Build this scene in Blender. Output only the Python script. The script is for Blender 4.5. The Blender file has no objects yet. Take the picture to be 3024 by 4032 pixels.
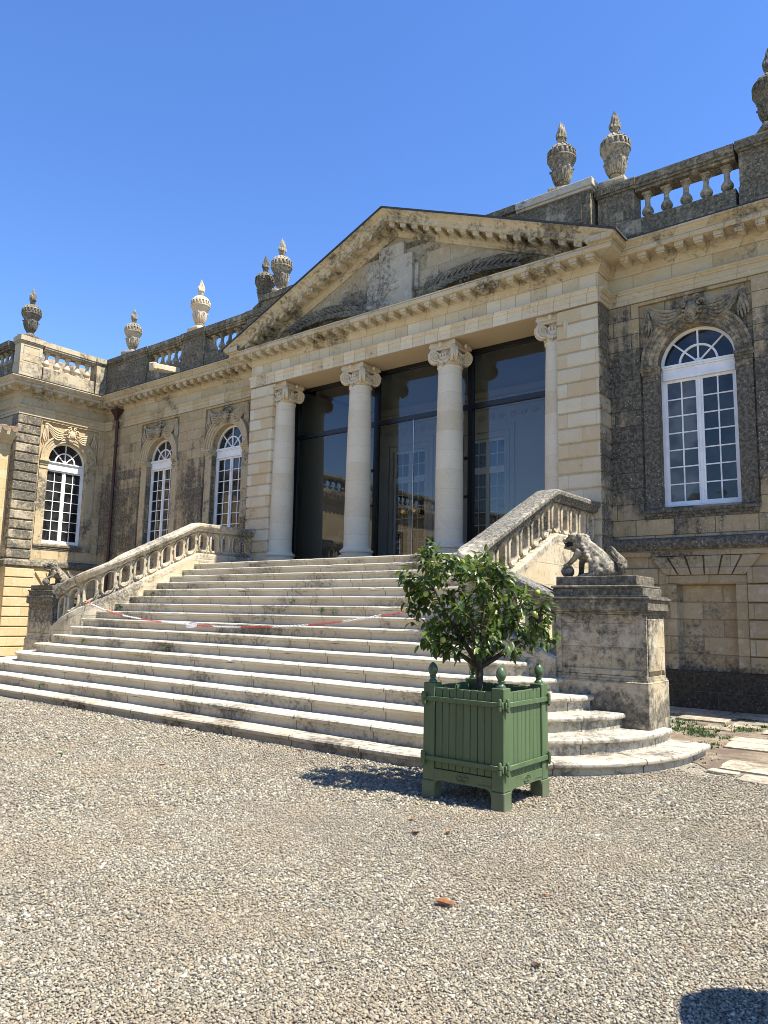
import bpy, bmesh, math, random
import numpy as np
from mathutils import Vector, Matrix, Euler, noise as mnoise
R = math.radians
random.seed(7)
rng = np.random.default_rng(5)
scene = bpy.context.scene
COL = scene.collection
WL = {}          # world location of every object we make (parents are never rotated)

# ------------------------------------------------------------------ objects
def tag(o, label=None, cat=None, group=None, kind=None):
    if label: o['label'] = label
    if cat: o['category'] = cat
    if group: o['group'] = group
    if kind: o['kind'] = kind
    return o

def empty(name, loc=(0, 0, 0)):
    o = bpy.data.objects.new(name, None); COL.objects.link(o)
    o.location = loc; WL[o] = Vector(loc); o.empty_display_size = .2
    return o

def mk(name, bm, mat, parent=None, xf=None, smooth=None, loc=None):
    """link bm (world coordinates) as one mesh object; children keep coordinates relative to their parent"""
    if isinstance(bm, bpy.types.Mesh):
        me = bm
    else:
        me = bpy.data.meshes.new(name); bm.to_mesh(me); bm.free()
    if xf is not None: me.transform(xf)
    o = bpy.data.objects.new(name, me); COL.objects.link(o)
    base = WL[parent] if parent is not None else Vector(loc or (0, 0, 0))
    if base.length: me.transform(Matrix.Translation(-base))
    if parent is not None: o.parent = parent
    else: o.location = base
    WL[o] = base
    for m in (mat if isinstance(mat, (list, tuple)) else [mat]): me.materials.append(m)
    if smooth is not None:
        me.polygons.foreach_set('use_smooth', [True]*len(me.polygons))
        if smooth < 180 and hasattr(me, 'set_sharp_from_angle'): me.set_sharp_from_angle(angle=R(smooth))
    me.update()
    return o

def dup(o, parent=None, loc=None):
    c = o.copy(); COL.objects.link(c)
    if parent is not None: c.parent = parent
    if loc is not None: c.location = loc
    for ch in list(o.children): dup(ch, c)
    return c

def NB(): return bmesh.new()

# ------------------------------------------------------------------ shapes
def box(bm, x0, x1, y0, y1, z0, z1, bev=0.0, jit=0.0):
    xs, ys, zs = sorted((x0, x1)), sorted((y0, y1)), sorted((z0, z1))
    v = [bm.verts.new((xs[i], ys[j], zs[k])) for i in (0, 1) for j in (0, 1) for k in (0, 1)]
    if jit:
        for q in v: q.co += Vector((random.uniform(-jit, jit), random.uniform(-jit, jit), random.uniform(-jit, jit)))
    fs = [bm.faces.new([v[i] for i in f]) for f in ((0, 1, 3, 2), (4, 6, 7, 5), (0, 4, 5, 1), (2, 3, 7, 6), (0, 2, 6, 4), (1, 5, 7, 3))]
    if bev:
        es = {e for f in fs for e in f.edges}
        bmesh.ops.bevel(bm, geom=list(es), offset=bev, segments=1, affect='EDGES', profile=.5)
    return fs

def lathe(bm, prof, c=(0, 0, 0), seg=24, cap=True, rfun=None, ang0=0.0):
    rings = []
    for r, z in prof:
        ring = []
        for i in range(seg):
            a = 2*math.pi*i/seg + ang0
            rr = r*(rfun(a, z, r) if rfun else 1)
            ring.append(bm.verts.new((c[0]+rr*math.cos(a), c[1]+rr*math.sin(a), c[2]+z)))
        rings.append(ring)
    for a, b in zip(rings, rings[1:]):
        for i in range(seg):
            j = (i+1) % seg
            bm.faces.new((a[i], a[j], b[j], b[i]))
    if cap:
        if prof[0][0] > 1e-4: bm.faces.new(list(reversed(rings[0])))
        if prof[-1][0] > 1e-4: bm.faces.new(rings[-1])

def tube(bm, pts, rad, seg=8, cap=True, flat=1.0):
    pts = [Vector(p) for p in pts]
    n = len(pts)
    if not hasattr(rad, '__len__'): rad = [rad]*n
    rings = []; up = None
    for i, p in enumerate(pts):
        t = (pts[min(i+1, n-1)] - pts[max(i-1, 0)])
        t = t.normalized() if t.length > 1e-9 else Vector((0, 0, 1))
        if up is None:
            up = Vector((0, 1, 0)) if abs(t.y) < .9 else Vector((1, 0, 0))
        u = up - t*up.dot(t)
        if u.length < 1e-6: u = t.orthogonal()
        u.normalize(); w = t.cross(u); up = u
        rings.append([bm.verts.new(p + (u*math.cos(2*math.pi*k/seg)*flat + w*math.sin(2*math.pi*k/seg))*rad[i]) for k in range(seg)])
    for a, b in zip(rings, rings[1:]):
        for k in range(seg):
            j = (k+1) % seg
            bm.faces.new((a[k], a[j], b[j], b[k]))
    if cap:
        bm.faces.new(list(reversed(rings[0]))); bm.faces.new(rings[-1])

def ball(bm, c, r, seg=12, ring=8, rot=None):
    r = r if hasattr(r, '__len__') else (r, r, r)
    M = Matrix.Translation(c) @ (rot.to_4x4() if rot is not None else Matrix()) @ Matrix.Diagonal((r[0], r[1], r[2], 1))
    bmesh.ops.create_uvsphere(bm, u_segments=seg, v_segments=ring, radius=1, matrix=M)

def plate(bm, loops, y0, y1, both=False):
    """wall slab in the local XZ plane between y0 (front) and y1; loops[0] outline, the rest holes"""
    fr = []; alle = []
    for lp in loops:
        vs = [bm.verts.new((x, y0, z)) for x, z in lp]
        es = [bm.edges.new((vs[i], vs[(i+1) % len(vs)])) for i in range(len(vs))]
        fr.append(vs); alle += es
    res = bmesh.ops.triangle_fill(bm, use_beauty=True, edges=alle, normal=(0, -1, 0))
    faces = [g for g in res['geom'] if isinstance(g, bmesh.types.BMFace)]
    back = {}
    for vs in fr:
        bk = [bm.verts.new((v.co.x, y1, v.co.z)) for v in vs]
        for a, b in zip(vs, bk): back[a] = b
        for i in range(len(vs)):
            j = (i+1) % len(vs)
            bm.faces.new((vs[i], vs[j], bk[j], bk[i]))
    if both:
        for f in faces: bm.faces.new([back[v] for v in reversed(f.verts[:])])
    bmesh.ops.recalc_face_normals(bm, faces=bm.faces[:])

def rect(x0, x1, z0, z1): return [(x0, z0), (x1, z0), (x1, z1), (x0, z1)]
def arch_loop(cx, r, z0, zs, n=24):
    return [(cx-r, z0), (cx+r, z0)] + [(cx+r*math.cos(math.pi*i/n), zs+r*math.sin(math.pi*i/n)) for i in range(n+1)]

def sweep(bm, path, prof, closed_prof=False, caps=True):
    """prof [(out, z)] along a plan polyline; outward is the left-hand side of the walk; corners mitred"""
    P = [Vector(p) for p in path]; rows = []
    for i, p in enumerate(P):
        ns = []
        if i > 0: d = (P[i]-P[i-1]).normalized(); ns.append(Vector((-d.y, d.x)))
        if i < len(P)-1: d = (P[i+1]-P[i]).normalized(); ns.append(Vector((-d.y, d.x)))
        if len(ns) == 2:
            m = (ns[0]+ns[1]).normalized(); m = m/max(.2, m.dot(ns[0]))
        else: m = ns[0]
        rows.append([bm.verts.new((p.x+m.x*o, p.y+m.y*o, z)) for o, z in prof])
    n = len(prof)
    for a, b in zip(rows, rows[1:]):
        for k in range(n if closed_prof else n-1):
            j = (k+1) % n
            bm.faces.new((a[k], b[k], b[j], a[j]))
    if caps:
        bm.faces.new(rows[0]); bm.faces.new(list(reversed(rows[-1])))

def sweep3(bm, pts, lats, prof, caps=True):
    """closed profile [(lateral, dz)] along 3D points with a horizontal lateral direction per point"""
    rows = [[bm.verts.new((p[0]+l[0]*o, p[1]+l[1]*o, p[2]+dz)) for o, dz in prof] for p, l in zip(pts, lats)]
    n = len(prof)
    for a, b in zip(rows, rows[1:]):
        for k in range(n):
            j = (k+1) % n
            bm.faces.new((a[k], b[k], b[j], a[j]))
    if caps:
        bm.faces.new(rows[0]); bm.faces.new(list(reversed(rows[-1])))
    bmesh.ops.recalc_face_normals(bm, faces=bm.faces[:])

def remeshed(bm, voxel, smooth_it=2):
    """union of overlapping lumps as one continuous skin"""
    me = bpy.data.meshes.new('tmp'); bm.to_mesh(me); bm.free()
    o = bpy.data.objects.new('tmp', me); COL.objects.link(o)
    m = o.modifiers.new('r', 'REMESH'); m.mode = 'VOXEL'; m.voxel_size = voxel
    if smooth_it:
        s = o.modifiers.new('s', 'SMOOTH'); s.factor = .5; s.iterations = smooth_it
    dg = bpy.context.evaluated_depsgraph_get()
    res = bpy.data.meshes.new_from_object(o.evaluated_get(dg))
    bpy.data.objects.remove(o); bpy.data.meshes.remove(me)
    return res

def text_bm(s, size, depth):
    cu = bpy.data.curves.new('txt', 'FONT'); cu.body = s; cu.size = size; cu.extrude = depth
    cu.align_x = 'CENTER'; cu.align_y = 'CENTER'; cu.resolution_u = 2
    o = bpy.data.objects.new('txt', cu); COL.objects.link(o)
    dg = bpy.context.evaluated_depsgraph_get()
    me = bpy.data.meshes.new_from_object(o.evaluated_get(dg))
    bm = NB(); bm.from_mesh(me)
    bpy.data.objects.remove(o); bpy.data.meshes.remove(me)
    return bm

def roughen(bm, amp, scale, seed=0.0):
    for v in bm.verts:
        v.co += mnoise.noise_vector(v.co*scale + Vector((seed, seed*2, -seed)))*amp

# ------------------------------------------------------------------ materials
class NT:
    def __init__(s, name):
        s.m = bpy.data.materials.new(name); s.m.use_nodes = True
        s.t = s.m.node_tree; s.t.nodes.clear()
        s.out = s.n('ShaderNodeOutputMaterial')
    def n(s, typ, **kw):
        nd = s.t.nodes.new(typ)
        for k, v in kw.items(): setattr(nd, k, v)
        return nd
    def l(s, a, b): s.t.links.new(a, b)
    def put(s, sock, v):
        if isinstance(v, (int, float)): sock.default_value = v
        elif isinstance(v, (tuple, list)): sock.default_value = (tuple(v)+(1.0,))[:len(sock.default_value)] if len(v) == 3 and len(sock.default_value) == 4 else tuple(v)
        else: s.l(v, sock)
    def math(s, op, a, b=0.0, clamp=False):
        nd = s.n('ShaderNodeMath', operation=op, use_clamp=clamp); s.put(nd.inputs[0], a); s.put(nd.inputs[1], b); return nd.outputs[0]
    def mix(s, f, a, b, blend='MIX'):
        nd = s.n('ShaderNodeMix', data_type='RGBA', blend_type=blend)
        s.put(nd.inputs[0], f); s.put(nd.inputs[6], a); s.put(nd.inputs[7], b); return nd.outputs[2]
    def noise(s, vec, scale, detail=4, rough=.6, dist=0.0):
        nd = s.n('ShaderNodeTexNoise'); s.l(vec, nd.inputs['Vector'])
        nd.inputs['Scale'].default_value = scale; nd.inputs['Detail'].default_value = detail
        nd.inputs['Roughness'].default_value = rough; nd.inputs['Distortion'].default_value = dist
        return nd.outputs['Fac']
    def smooth(s, v, lo, hi):
        nd = s.n('ShaderNodeMapRange', interpolation_type='SMOOTHSTEP'); s.put(nd.inputs[0], v)
        s.put(nd.inputs[1], lo); s.put(nd.inputs[2], hi); return nd.outputs[0]
    def ramp(s, v, stops, interp='LINEAR'):
        nd = s.n('ShaderNodeValToRGB'); cr = nd.color_ramp; cr.interpolation = interp
        while len(cr.elements) < len(stops): cr.elements.new(.5)
        for e, (p, c) in zip(cr.elements, stops):
            e.position = p; e.color = tuple(c)+(1,) if hasattr(c, '__len__') else (c, c, c, 1)
        s.l(v, nd.inputs[0]); return nd.outputs[0]
    def scaled(s, vec, sc):
        nd = s.n('ShaderNodeMapping'); s.l(vec, nd.inputs[0]); nd.inputs['Scale'].default_value = sc; return nd.outputs[0]
    def bsdf(s, col, rough=.9, bump=None, bstr=.3, bdist=.02, **kw):
        b = s.n('ShaderNodeBsdfPrincipled'); s.put(b.inputs['Base Color'], col); s.put(b.inputs['Roughness'], rough)
        for k, v in kw.items(): s.put(b.inputs[k], v)
        if bump is not None:
            bp = s.n('ShaderNodeBump'); bp.inputs['Strength'].default_value = bstr; bp.inputs['Distance'].default_value = bdist
            s.l(bump, bp.inputs['Height']); s.l(bp.outputs[0], b.inputs['Normal'])
        s.l(b.outputs[0], s.out.inputs[0]); return b

def plain(name, col, rough=.6, metal=0.0, var=0.08, nscale=6.0, bump=0.0, **kw):
    s = NT(name); g = s.n('ShaderNodeNewGeometry').outputs['Position']
    nz = s.noise(g, nscale, 5)
    c = s.mix(s.smooth(nz, .3, .7), tuple(x*(1-var) for x in col), tuple(min(1, x*(1+var)) for x in col))
    s.bsdf(c, rough, nz if bump else None, bump, .01, Metallic=metal, **kw); return s.m

def stone(name, c1, c2, bl=.85, bh=.32, mortar=.006, jcol=None, jmix=.8, lich=.3, lcol=(.034, .033, .029), lmid=(.15, .14, .115),
          zones=None, spots=0.0, uv=False, stain=.5, staincol=(.42, .30, .14), bump=.35, off=(0, 0), fine=1.0, pale=(.6, .58, .52), streak=0.0, offset=.5, blockvar=.08, jover=.0):
    wm = lambda c: (c[0]*1.00, c[1]*.985, c[2]*.95)
    c1, c2, lcol, lmid, staincol, pale = [wm(c) for c in (c1, c2, lcol, lmid, staincol, pale)]
    if jcol: jcol = wm(jcol)
    s = NT(name); pos = s.n('ShaderNodeNewGeometry').outputs['Position']
    if uv:
        v2 = s.n('ShaderNodeUVMap').outputs[0]
    else:
        sp = s.n('ShaderNodeSeparateXYZ'); s.l(pos, sp.inputs[0])
        cb = s.n('ShaderNodeCombineXYZ')
        s.l(s.math('ADD', s.math('ADD', sp.outputs[0], sp.outputs[1]), off[0]), cb.inputs[0])
        s.l(s.math('ADD', sp.outputs[2], off[1]), cb.inputs[1]); v2 = cb.outputs[0]
    jc = jcol or tuple(x*.55 for x in c1)
    fac = None
    if bl:
        br = s.n('ShaderNodeTexBrick'); br.offset = offset; br.squash = 1.0; s.l(v2, br.inputs['Vector'])
        for k, v in (('Color1', (0, 0, 0, 1)), ('Color2', (1, 1, 1, 1)), ('Mortar', (.5, .5, .5, 1))): br.inputs[k].default_value = v
        br.inputs['Scale'].default_value = 1; br.inputs['Mortar Size'].default_value = mortar; br.inputs['Mortar Smooth'].default_value = .3
        br.inputs['Brick Width'].default_value = bl; br.inputs['Row Height'].default_value = bh
        tint = br.outputs['Color']; fac = br.outputs['Fac']
        col = s.mix(tint, c1, c2)
    else:
        col = s.mix(s.noise(pos, .9, 3), c1, c2)
    big = s.noise(pos, 1.4, 6, .65)
    col = s.mix(s.math('MULTIPLY', s.smooth(big, .45, .72), stain), col, staincol)
    med = s.noise(pos, 5.5, 6, .7)
    col = s.mix(s.math('MULTIPLY', s.smooth(med, .48, .75), .45), col, pale)
    fn = s.noise(pos, 38*fine, 5, .7)
    col = s.mix(s.math('MULTIPLY', s.smooth(fn, .35, .7), .28), col, s.mix(1.0, col, (.55, .52, .47), 'MULTIPLY'))
    # lichen and soot: irregular dark growth
    amt = lich
    if zones:
        sp2 = s.n('ShaderNodeSeparateXYZ'); s.l(pos, sp2.inputs[0])
        z01 = s.math('DIVIDE', sp2.outputs[2], 13.0, True)
        amt = s.ramp(z01, [(z/13.0, a) for z, a in zones])
    ln = s.noise(pos, .75, 5, .6, .4); lf = s.noise(pos, 10*fine, 7, .75)
    mixn = s.math('ADD', s.math('MULTIPLY', ln, .55), s.math('MULTIPLY', lf, .45))
    if streak:
        st = s.noise(s.scaled(pos, (5, 5, .35)), 1.0, 5, .65)
        mixn = s.math('ADD', s.math('MULTIPLY', mixn, 1-streak), s.math('MULTIPLY', st, streak))
    if bl and not uv: mixn = s.math('ADD', mixn, s.math('MULTIPLY', s.math('SUBTRACT', tint, .5), blockvar))
    th = s.math('SUBTRACT', .72, s.math('MULTIPLY', amt, .42))
    mask = s.smooth(s.math('SUBTRACT', mixn, th), -.05, .07)
    lc = s.mix(s.smooth(s.noise(pos, 17*fine, 5, .7), .4, .62), lcol, lmid)
    col = s.mix(s.math('MULTIPLY', mask, .88), col, lc)
    if spots:
        vo = s.n('ShaderNodeTexVoronoi'); s.l(pos, vo.inputs['Vector']); vo.inputs['Scale'].default_value = 16*fine; vo.inputs['Randomness'].default_value = 1
        sm = s.smooth(s.math('ADD', vo.outputs['Distance'], s.math('MULTIPLY', fn, .35)), .42, .30)
        gate = s.smooth(s.noise(pos, 2.2, 4), .45, .6)
        col = s.mix(s.math('MULTIPLY', s.math('MULTIPLY', sm, gate), spots), col, (.5, .49, .43))
    if fac is not None:
        col = s.mix(s.math('MULTIPLY', fac, jmix), col, jc)
    h = s.math('ADD', s.math('MULTIPLY', fn, .5), s.math('MULTIPLY', med, .8))
    if fac is not None: h = s.math('SUBTRACT', h, s.math('MULTIPLY', fac, .9))
    s.bsdf(col, .92, h, min(1, bump*1.25), .028, **{'Specular IOR Level': .25})
    return s.m
# ------------------------------------------------------------------ palette
M = {}
M['portico'] = stone('portico_limestone', (.61, .555, .43), (.52, .41, .25), bl=.62, bh=.32, lich=.20, stain=.40, staincol=(.52, .37, .17), jmix=.6, spots=.15, off=(.1, .29))
M['entab'] = stone('entablature_limestone', (.66, .60, .48), (.52, .44, .30), bl=.37, bh=.35, lich=.27, stain=.35, jmix=.75, mortar=.010, offset=.37, off=(.2, .02), jcol=(.36, .27, .16))
M['column'] = stone('column_limestone', (.62, .565, .45), (.53, .46, .34), bl=40, bh=.46, mortar=.005, lich=.12, stain=.32, staincol=(.48, .38, .22), jmix=.5, streak=.4, bump=.2, off=(0, .1))
M['capital'] = stone('carved_capital', (.58, .50, .37), (.58, .50, .37), bl=None, lich=.12, stain=.25, bump=.3)
M['frieze'] = stone('main_frieze', (.53, .46, .32), (.44, .35, .21), bl=.78, bh=.35, mortar=.009, lich=.32, stain=.45, off=(.3, .02), jmix=.75, spots=.3)
M['wall'] = stone('main_wall_grimy', (.43, .34, .20), (.33, .26, .16), blockvar=.12, jcol=(.055, .047, .036), jmix=.65, bl=.74, mortar=.009, bh=.32, stain=.4, spots=.8, bump=.6, off=(.4, .29),
                  zones=[(0, .7), (2.6, .38), (3.0, .45), (3.7, .5), (4.4, .80), (6.0, .85), (6.9, .66), (7.6, .5), (8.1, .4)], streak=.4)
M['wall_left'] = stone('left_wall_grimy', (.45, .35, .205), (.36, .275, .16), bl=.72, bh=.32, stain=.4, spots=.5, bump=.5, off=(.4, .29),
                  zones=[(0, .7), (2.6, .3), (3.2, .55), (4.4, .72), (6.0, .62), (7.2, .38), (8.1, .28)], streak=.3)
M['wall_wing'] = stone('wing_wall', (.50, .40, .245), (.42, .325, .19), bl=.62, bh=.32, stain=.4, spots=.3, bump=.45, off=(.4, .29),
                  zones=[(0, .3), (3, .35), (4.4, .5), (6.5, .4), (7.4, .2), (8.1, .2)], streak=.25)
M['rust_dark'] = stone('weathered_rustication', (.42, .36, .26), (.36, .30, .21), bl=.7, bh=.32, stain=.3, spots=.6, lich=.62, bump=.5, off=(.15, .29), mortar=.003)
M['surround'] = stone('window_surround', (.46, .38, .25), (.42, .33, .2), bl=None, lich=.5, stain=.4, spots=.5, zones=[(3.2, .55), (6.2, .66), (6.7, .56), (7.7, .62)], bump=.5)
M['surround_left'] = stone('window_surround_left', (.50, .42, .28), (.45, .36, .22), bl=None, lich=.4, stain=.4, spots=.4, zones=[(3.2, .45), (5, .5), (6.2, .42), (6.7, .32), (7.7, .36)], bump=.5)
M['damp'] = stone('damp_basement', (.20, .17, .12), (.17, .14, .10), bl=.8, bh=.33, lich=.95, spots=.3, lcol=(.012, .012, .010), lmid=(.05, .045, .036), bump=.6)
M['carving_left'] = stone('carved_ornament_left', (.42, .36, .25), (.38, .31, .20), bl=None, lich=.42, stain=.3, bump=.5, fine=1.4)
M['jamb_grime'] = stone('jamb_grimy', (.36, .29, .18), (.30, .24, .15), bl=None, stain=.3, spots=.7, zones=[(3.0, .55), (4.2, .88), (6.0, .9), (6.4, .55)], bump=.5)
M['carving'] = stone('carved_ornament', (.36, .32, .235), (.31, .265, .18), bl=None, lich=.56, stain=.2, bump=.5, fine=1.4)
M['carving_clean'] = stone('carved_ornament_pale', (.56, .46, .31), (.50, .40, .25), bl=None, lich=.2, stain=.3, bump=.4, fine=1.4)
M['basement'] = stone('basement_blocks', (.42, .34, .215), (.32, .255, .16), bl=.72, bh=.32, mortar=.010, stain=.5, spots=.4, bump=.6, off=(0, .29), fine=1.3,
                  zones=[(0, 1.0), (.55, .98), (.8, .52), (1.6, .26), (2.5, .22), (3, .4)], jmix=.85)
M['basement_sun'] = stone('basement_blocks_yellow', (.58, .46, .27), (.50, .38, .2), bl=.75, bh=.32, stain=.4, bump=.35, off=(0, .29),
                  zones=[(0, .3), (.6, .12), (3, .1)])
M['band'] = stone('string_course_lichen', (.36, .30, .2), (.32, .26, .17), bl=1.1, bh=9, lich=.82, spots=.7, bump=.6, streak=.2)
M['parapet'] = stone('parapet_lichen', (.40, .34, .235), (.31, .27, .19), bl=.7, bh=.30, mortar=.008, lich=.72, spots=.7, bump=.6, blockvar=.14, lmid=(.18, .16, .115), lcol=(.045, .04, .03), off=(.3, .2), streak=.3)
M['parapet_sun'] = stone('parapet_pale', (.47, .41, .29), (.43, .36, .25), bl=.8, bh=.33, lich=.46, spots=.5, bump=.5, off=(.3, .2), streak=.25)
M['coping_new'] = stone('coping_pale', (.47, .45, .38), (.42, .40, .34), bl=None, lich=.38, bump=.3)
M['urn'] = stone('urn_weathered', (.40, .36, .28), (.34, .30, .23), bl=None, lich=.52, spots=.5, bump=.5, fine=1.5)
M['urn_dark'] = stone('urn_dark', (.34, .31, .25), (.28, .26, .2), bl=None, lich=.72, spots=.6, bump=.5, fine=1.5)
M['urn_pale'] = stone('urn_pale', (.56, .47, .36), (.52, .43, .32), bl=None, lich=.16, bump=.3, fine=1.5)
M['cornice'] = stone('cornice_limestone', (.54, .48, .36), (.46, .385, .26), bl=.62, bh=9, mortar=.009, lich=.38, stain=.45, spots=.3, jmix=.8, bump=.6)
M['rake'] = stone('rake_limestone', (.54, .47, .33), (.48, .40, .27), bl=None, lich=.48, stain=.25, spots=.4, streak=.1, bump=.45)
M['tymp'] = stone('tympanum', (.40, .35, .255), (.34, .29, .2), bl=.7, bh=.42, stain=.3, spots=.4, bump=.4, zones=[(9.0, .62), (9.5, .54), (10.1, .44), (11, .32)], off=(.1, .1))
M['slab_block'] = stone('tympanum_block', (.44, .41, .34), (.40, .37, .30), bl=None, lich=.50, spots=.6, bump=.5)
M['step'] = stone('step_limestone', (.54, .51, .43), (.49, .45, .365), bl=1.25, bh=1.0, mortar=.008, uv=True, lich=.42, fine=1.5, stain=.36, staincol=(.36, .29, .17), pale=(.54, .51, .45), jcol=(.10, .085, .06), jmix=.8, bump=.4, lmid=(.22, .205, .165), lcol=(.09, .082, .065))
M['step_first'] = stone('step_limestone_damp', (.48, .44, .36), (.44, .39, .30), bl=1.1, bh=1.0, mortar=.010, uv=True, lich=.42, stain=.3, pale=(.53, .5, .44), jcol=(.07, .06, .045), jmix=.85, bump=.5, lmid=(.16, .145, .12), lcol=(.05, .046, .04))
M['rail_grey'] = stone('rail_lichen', (.42, .39, .32), (.36, .33, .27), bl=None, lich=.70, lmid=(.2, .195, .175), spots=.6, bump=.6, fine=1.3)
M['rail_pale'] = stone('rail_pale', (.50, .46, .37), (.45, .40, .31), bl=None, lich=.56, lmid=(.22, .21, .18), spots=.45, bump=.5, fine=1.3)
M['ring'] = stone('pierced_panel', (.50, .45, .35), (.43, .38, .29), bl=None, lich=.48, lmid=(.27, .25, .21), spots=.4, bump=.5, fine=1.4)
M['strwall'] = stone('stair_flank', (.52, .46, .34), (.46, .39, .27), bl=.95, bh=.36, lich=.4, spots=.4, bump=.5)
M['ped'] = stone('pedestal_stone', (.46, .40, .29), (.41, .35, .24), bl=1.4, bh=.42, blockvar=.05, lich=.52, spots=.35, bump=.6, jmix=.3, mortar=.004, zones=[(0, .5), (.5, .66), (.95, .5), (1.3, .6), (1.7, .68), (2.2, .85)])
M['lion'] = stone('lion_stone', (.40, .36, .275), (.35, .31, .235), bl=None, lich=.54, spots=.5, bump=.6, fine=1.6)
M['floor'] = stone('loggia_floor', (.5, .46, .38), (.46, .42, .34), bl=None, lich=.1)
M['inner'] = stone('loggia_plaster', (.60, .59, .55), (.56, .55, .51), bl=None, lich=.05, stain=.05)
M['slate'] = plain('roof_slate', (.035, .033, .032), .7, var=.3)
M['white'] = plain('white_paint', (.76, .76, .74), .5, var=.09, nscale=3.0)
M['steel'] = plain('black_steel', (.008, .008, .009), .35, var=.1)
M['chrome'] = plain('door_edge', (.45, .45, .42), .3, 1.0)
M['brass'] = plain('brass_knob', (.45, .31, .11), .38, 1.0)
M['pipe'] = plain('oxide_red_pipe', (.042, .012, .010), .5, var=.2)
M['dark'] = plain('dark_room', (.012, .012, .012), .9)
def paintmat():
    s = NT('green_paint'); pos = s.n('ShaderNodeNewGeometry').outputs['Position']
    st = s.noise(s.scaled(pos, (14, 14, 1.2)), 1.0, 5, .6); fn = s.noise(pos, 70, 4, .7)
    c = s.mix(s.smooth(st, .35, .7), (.060, .098, .040), (.080, .122, .054))
    sp = s.n('ShaderNodeSeparateXYZ'); s.l(pos, sp.inputs[0])
    dust = s.math('MULTIPLY', s.smooth(s.math('ADD', sp.outputs[2], s.math('MULTIPLY', s.noise(pos, 9, 4), .25)), .42, .08), .45)
    c = s.mix(dust, c, (.17, .16, .115))
    c = s.mix(s.math('MULTIPLY', s.smooth(s.noise(pos, 26, 5, .75), .66, .74), .5), c, (.10, .13, .085))
    s.bsdf(c, s.math('ADD', .36, s.math('MULTIPLY', st, .22)), s.math('ADD', fn, s.noise(s.scaled(pos, (60, 60, 4)), 1, 3)), .10, .006); return s.m
M['green'] = paintmat()
M['green_gloss'] = plain('green_gloss_paint', (.056, .098, .044), .26, var=.06, nscale=9)
M['soil'] = plain('soil', (.035, .025, .018), 1, var=.4, nscale=30, bump=.5)
M['bark'] = plain('bark', (.055, .042, .030), .9, var=.35, nscale=25, bump=.5)
M['lime'] = plain('green_fruit', (.30, .36, .05), .4, var=.15, nscale=12)
M['red'] = plain('red_plastic', (.50, .045, .04), .35)
M['whitep'] = plain('white_plastic', (.8, .78, .76), .35)
M['paper'] = plain('paper_tag', (.78, .74, .72), .6)
M['deadleaf'] = plain('dead_leaf', (.33, .165, .070), .6, var=.3, nscale=40)
M['deadleaf2'] = plain('dry_tan_leaf', (.38, .25, .11), .6, var=.3, nscale=40)
M['deadleaf3'] = plain('dark_dead_leaf', (.10, .055, .035), .6, var=.3, nscale=40)
M['weed'] = plain('weed_green', (.055, .11, .025), .6, var=.4, nscale=20)
M['tile'] = plain('roof_tile', (.27, .19, .12), .85, var=.3, nscale=9)

def leafmat():
    s = NT('citrus_leaf'); pos = s.n('ShaderNodeNewGeometry').outputs['Position']
    rnd = s.n('ShaderNodeAttribute', attribute_name='tone').outputs['Fac']
    c = s.ramp(rnd, [(0, (.022, .045, .009)), (.45, (.043, .077, .013)), (.8, (.090, .130, .020)), (1, (.18, .21, .04))])
    c = s.mix(s.math('MULTIPLY', s.smooth(s.noise(pos, 60, 3), .4, .7), .25), c, (.09, .13, .03))
    b = s.bsdf(c, .36, **{'Specular IOR Level': .4})
    tr = s.n('ShaderNodeBsdfTranslucent'); s.put(tr.inputs[0], s.mix(.5, c, (.22, .34, .03)))
    mx = s.n('ShaderNodeMixShader'); mx.inputs[0].default_value = .28
    s.l(b.outputs[0], mx.inputs[1]); s.l(tr.outputs[0], mx.inputs[2]); s.l(mx.outputs[0], s.out.inputs[0]); return s.m
M['leaf'] = leafmat()

def glassmat(name, tint=(.72, .76, .74), gain=1.7, base=.02):
    s = NT(name)
    fr = s.n('ShaderNodeFresnel'); fr.inputs[0].default_value = 1.48
    tr = s.n('ShaderNodeBsdfTransparent'); s.put(tr.inputs[0], tint)
    gl = s.n('ShaderNodeBsdfGlossy'); gl.inputs['Roughness'].default_value = 0.0
    gl.inputs[0].default_value = (.95, .97, 1, 1)
    mx = s.n('ShaderNodeMixShader'); s.l(s.math('ADD', s.math('MULTIPLY', fr.outputs[0], gain), base, True), mx.inputs[0])
    s.l(tr.outputs[0], mx.inputs[1]); s.l(gl.outputs[0], mx.inputs[2]); s.l(mx.outputs[0], s.out.inputs[0]); return s.m
M['glass'] = glassmat('tinted_glazing', (.62, .65, .645), 1.45)
def panemat(name, col):
    s = NT(name); pos = s.n('ShaderNodeNewGeometry').outputs['Position']
    nz = s.noise(pos, 2.2, 2)
    col = s.mix(s.smooth(s.noise(pos, 1.7, 2), .38, .62), tuple(x*.55 for x in col), tuple(x*1.7+.006 for x in col))
    s.bsdf(col, .03, nz, .06, .05, **{'Specular IOR Level': .6}); return s.m
M['pane'] = panemat('dark_pane', (.014, .014, .014))
M['pane_blind'] = panemat('pane_over_blind', (.06, .06, .054))
M['palm'] = stone('dark_palm_relief', (.24, .22, .17), (.20, .18, .14), bl=None, lich=.62, spots=.4, bump=.5, fine=1.4)
# ------------------------------------------------------------------ the palace
WY = .55                      # main wall plane; the portico face is y = 0
ROT = Matrix.Rotation(R(90), 4, 'Z')
XW = -13.8                    # wing wall facing +X

palace = empty('palace', (0, WY, 0))
tag(palace, 'long limestone palace with pillared glazed portico, pediment and balustraded parapet', 'palace')

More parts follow.
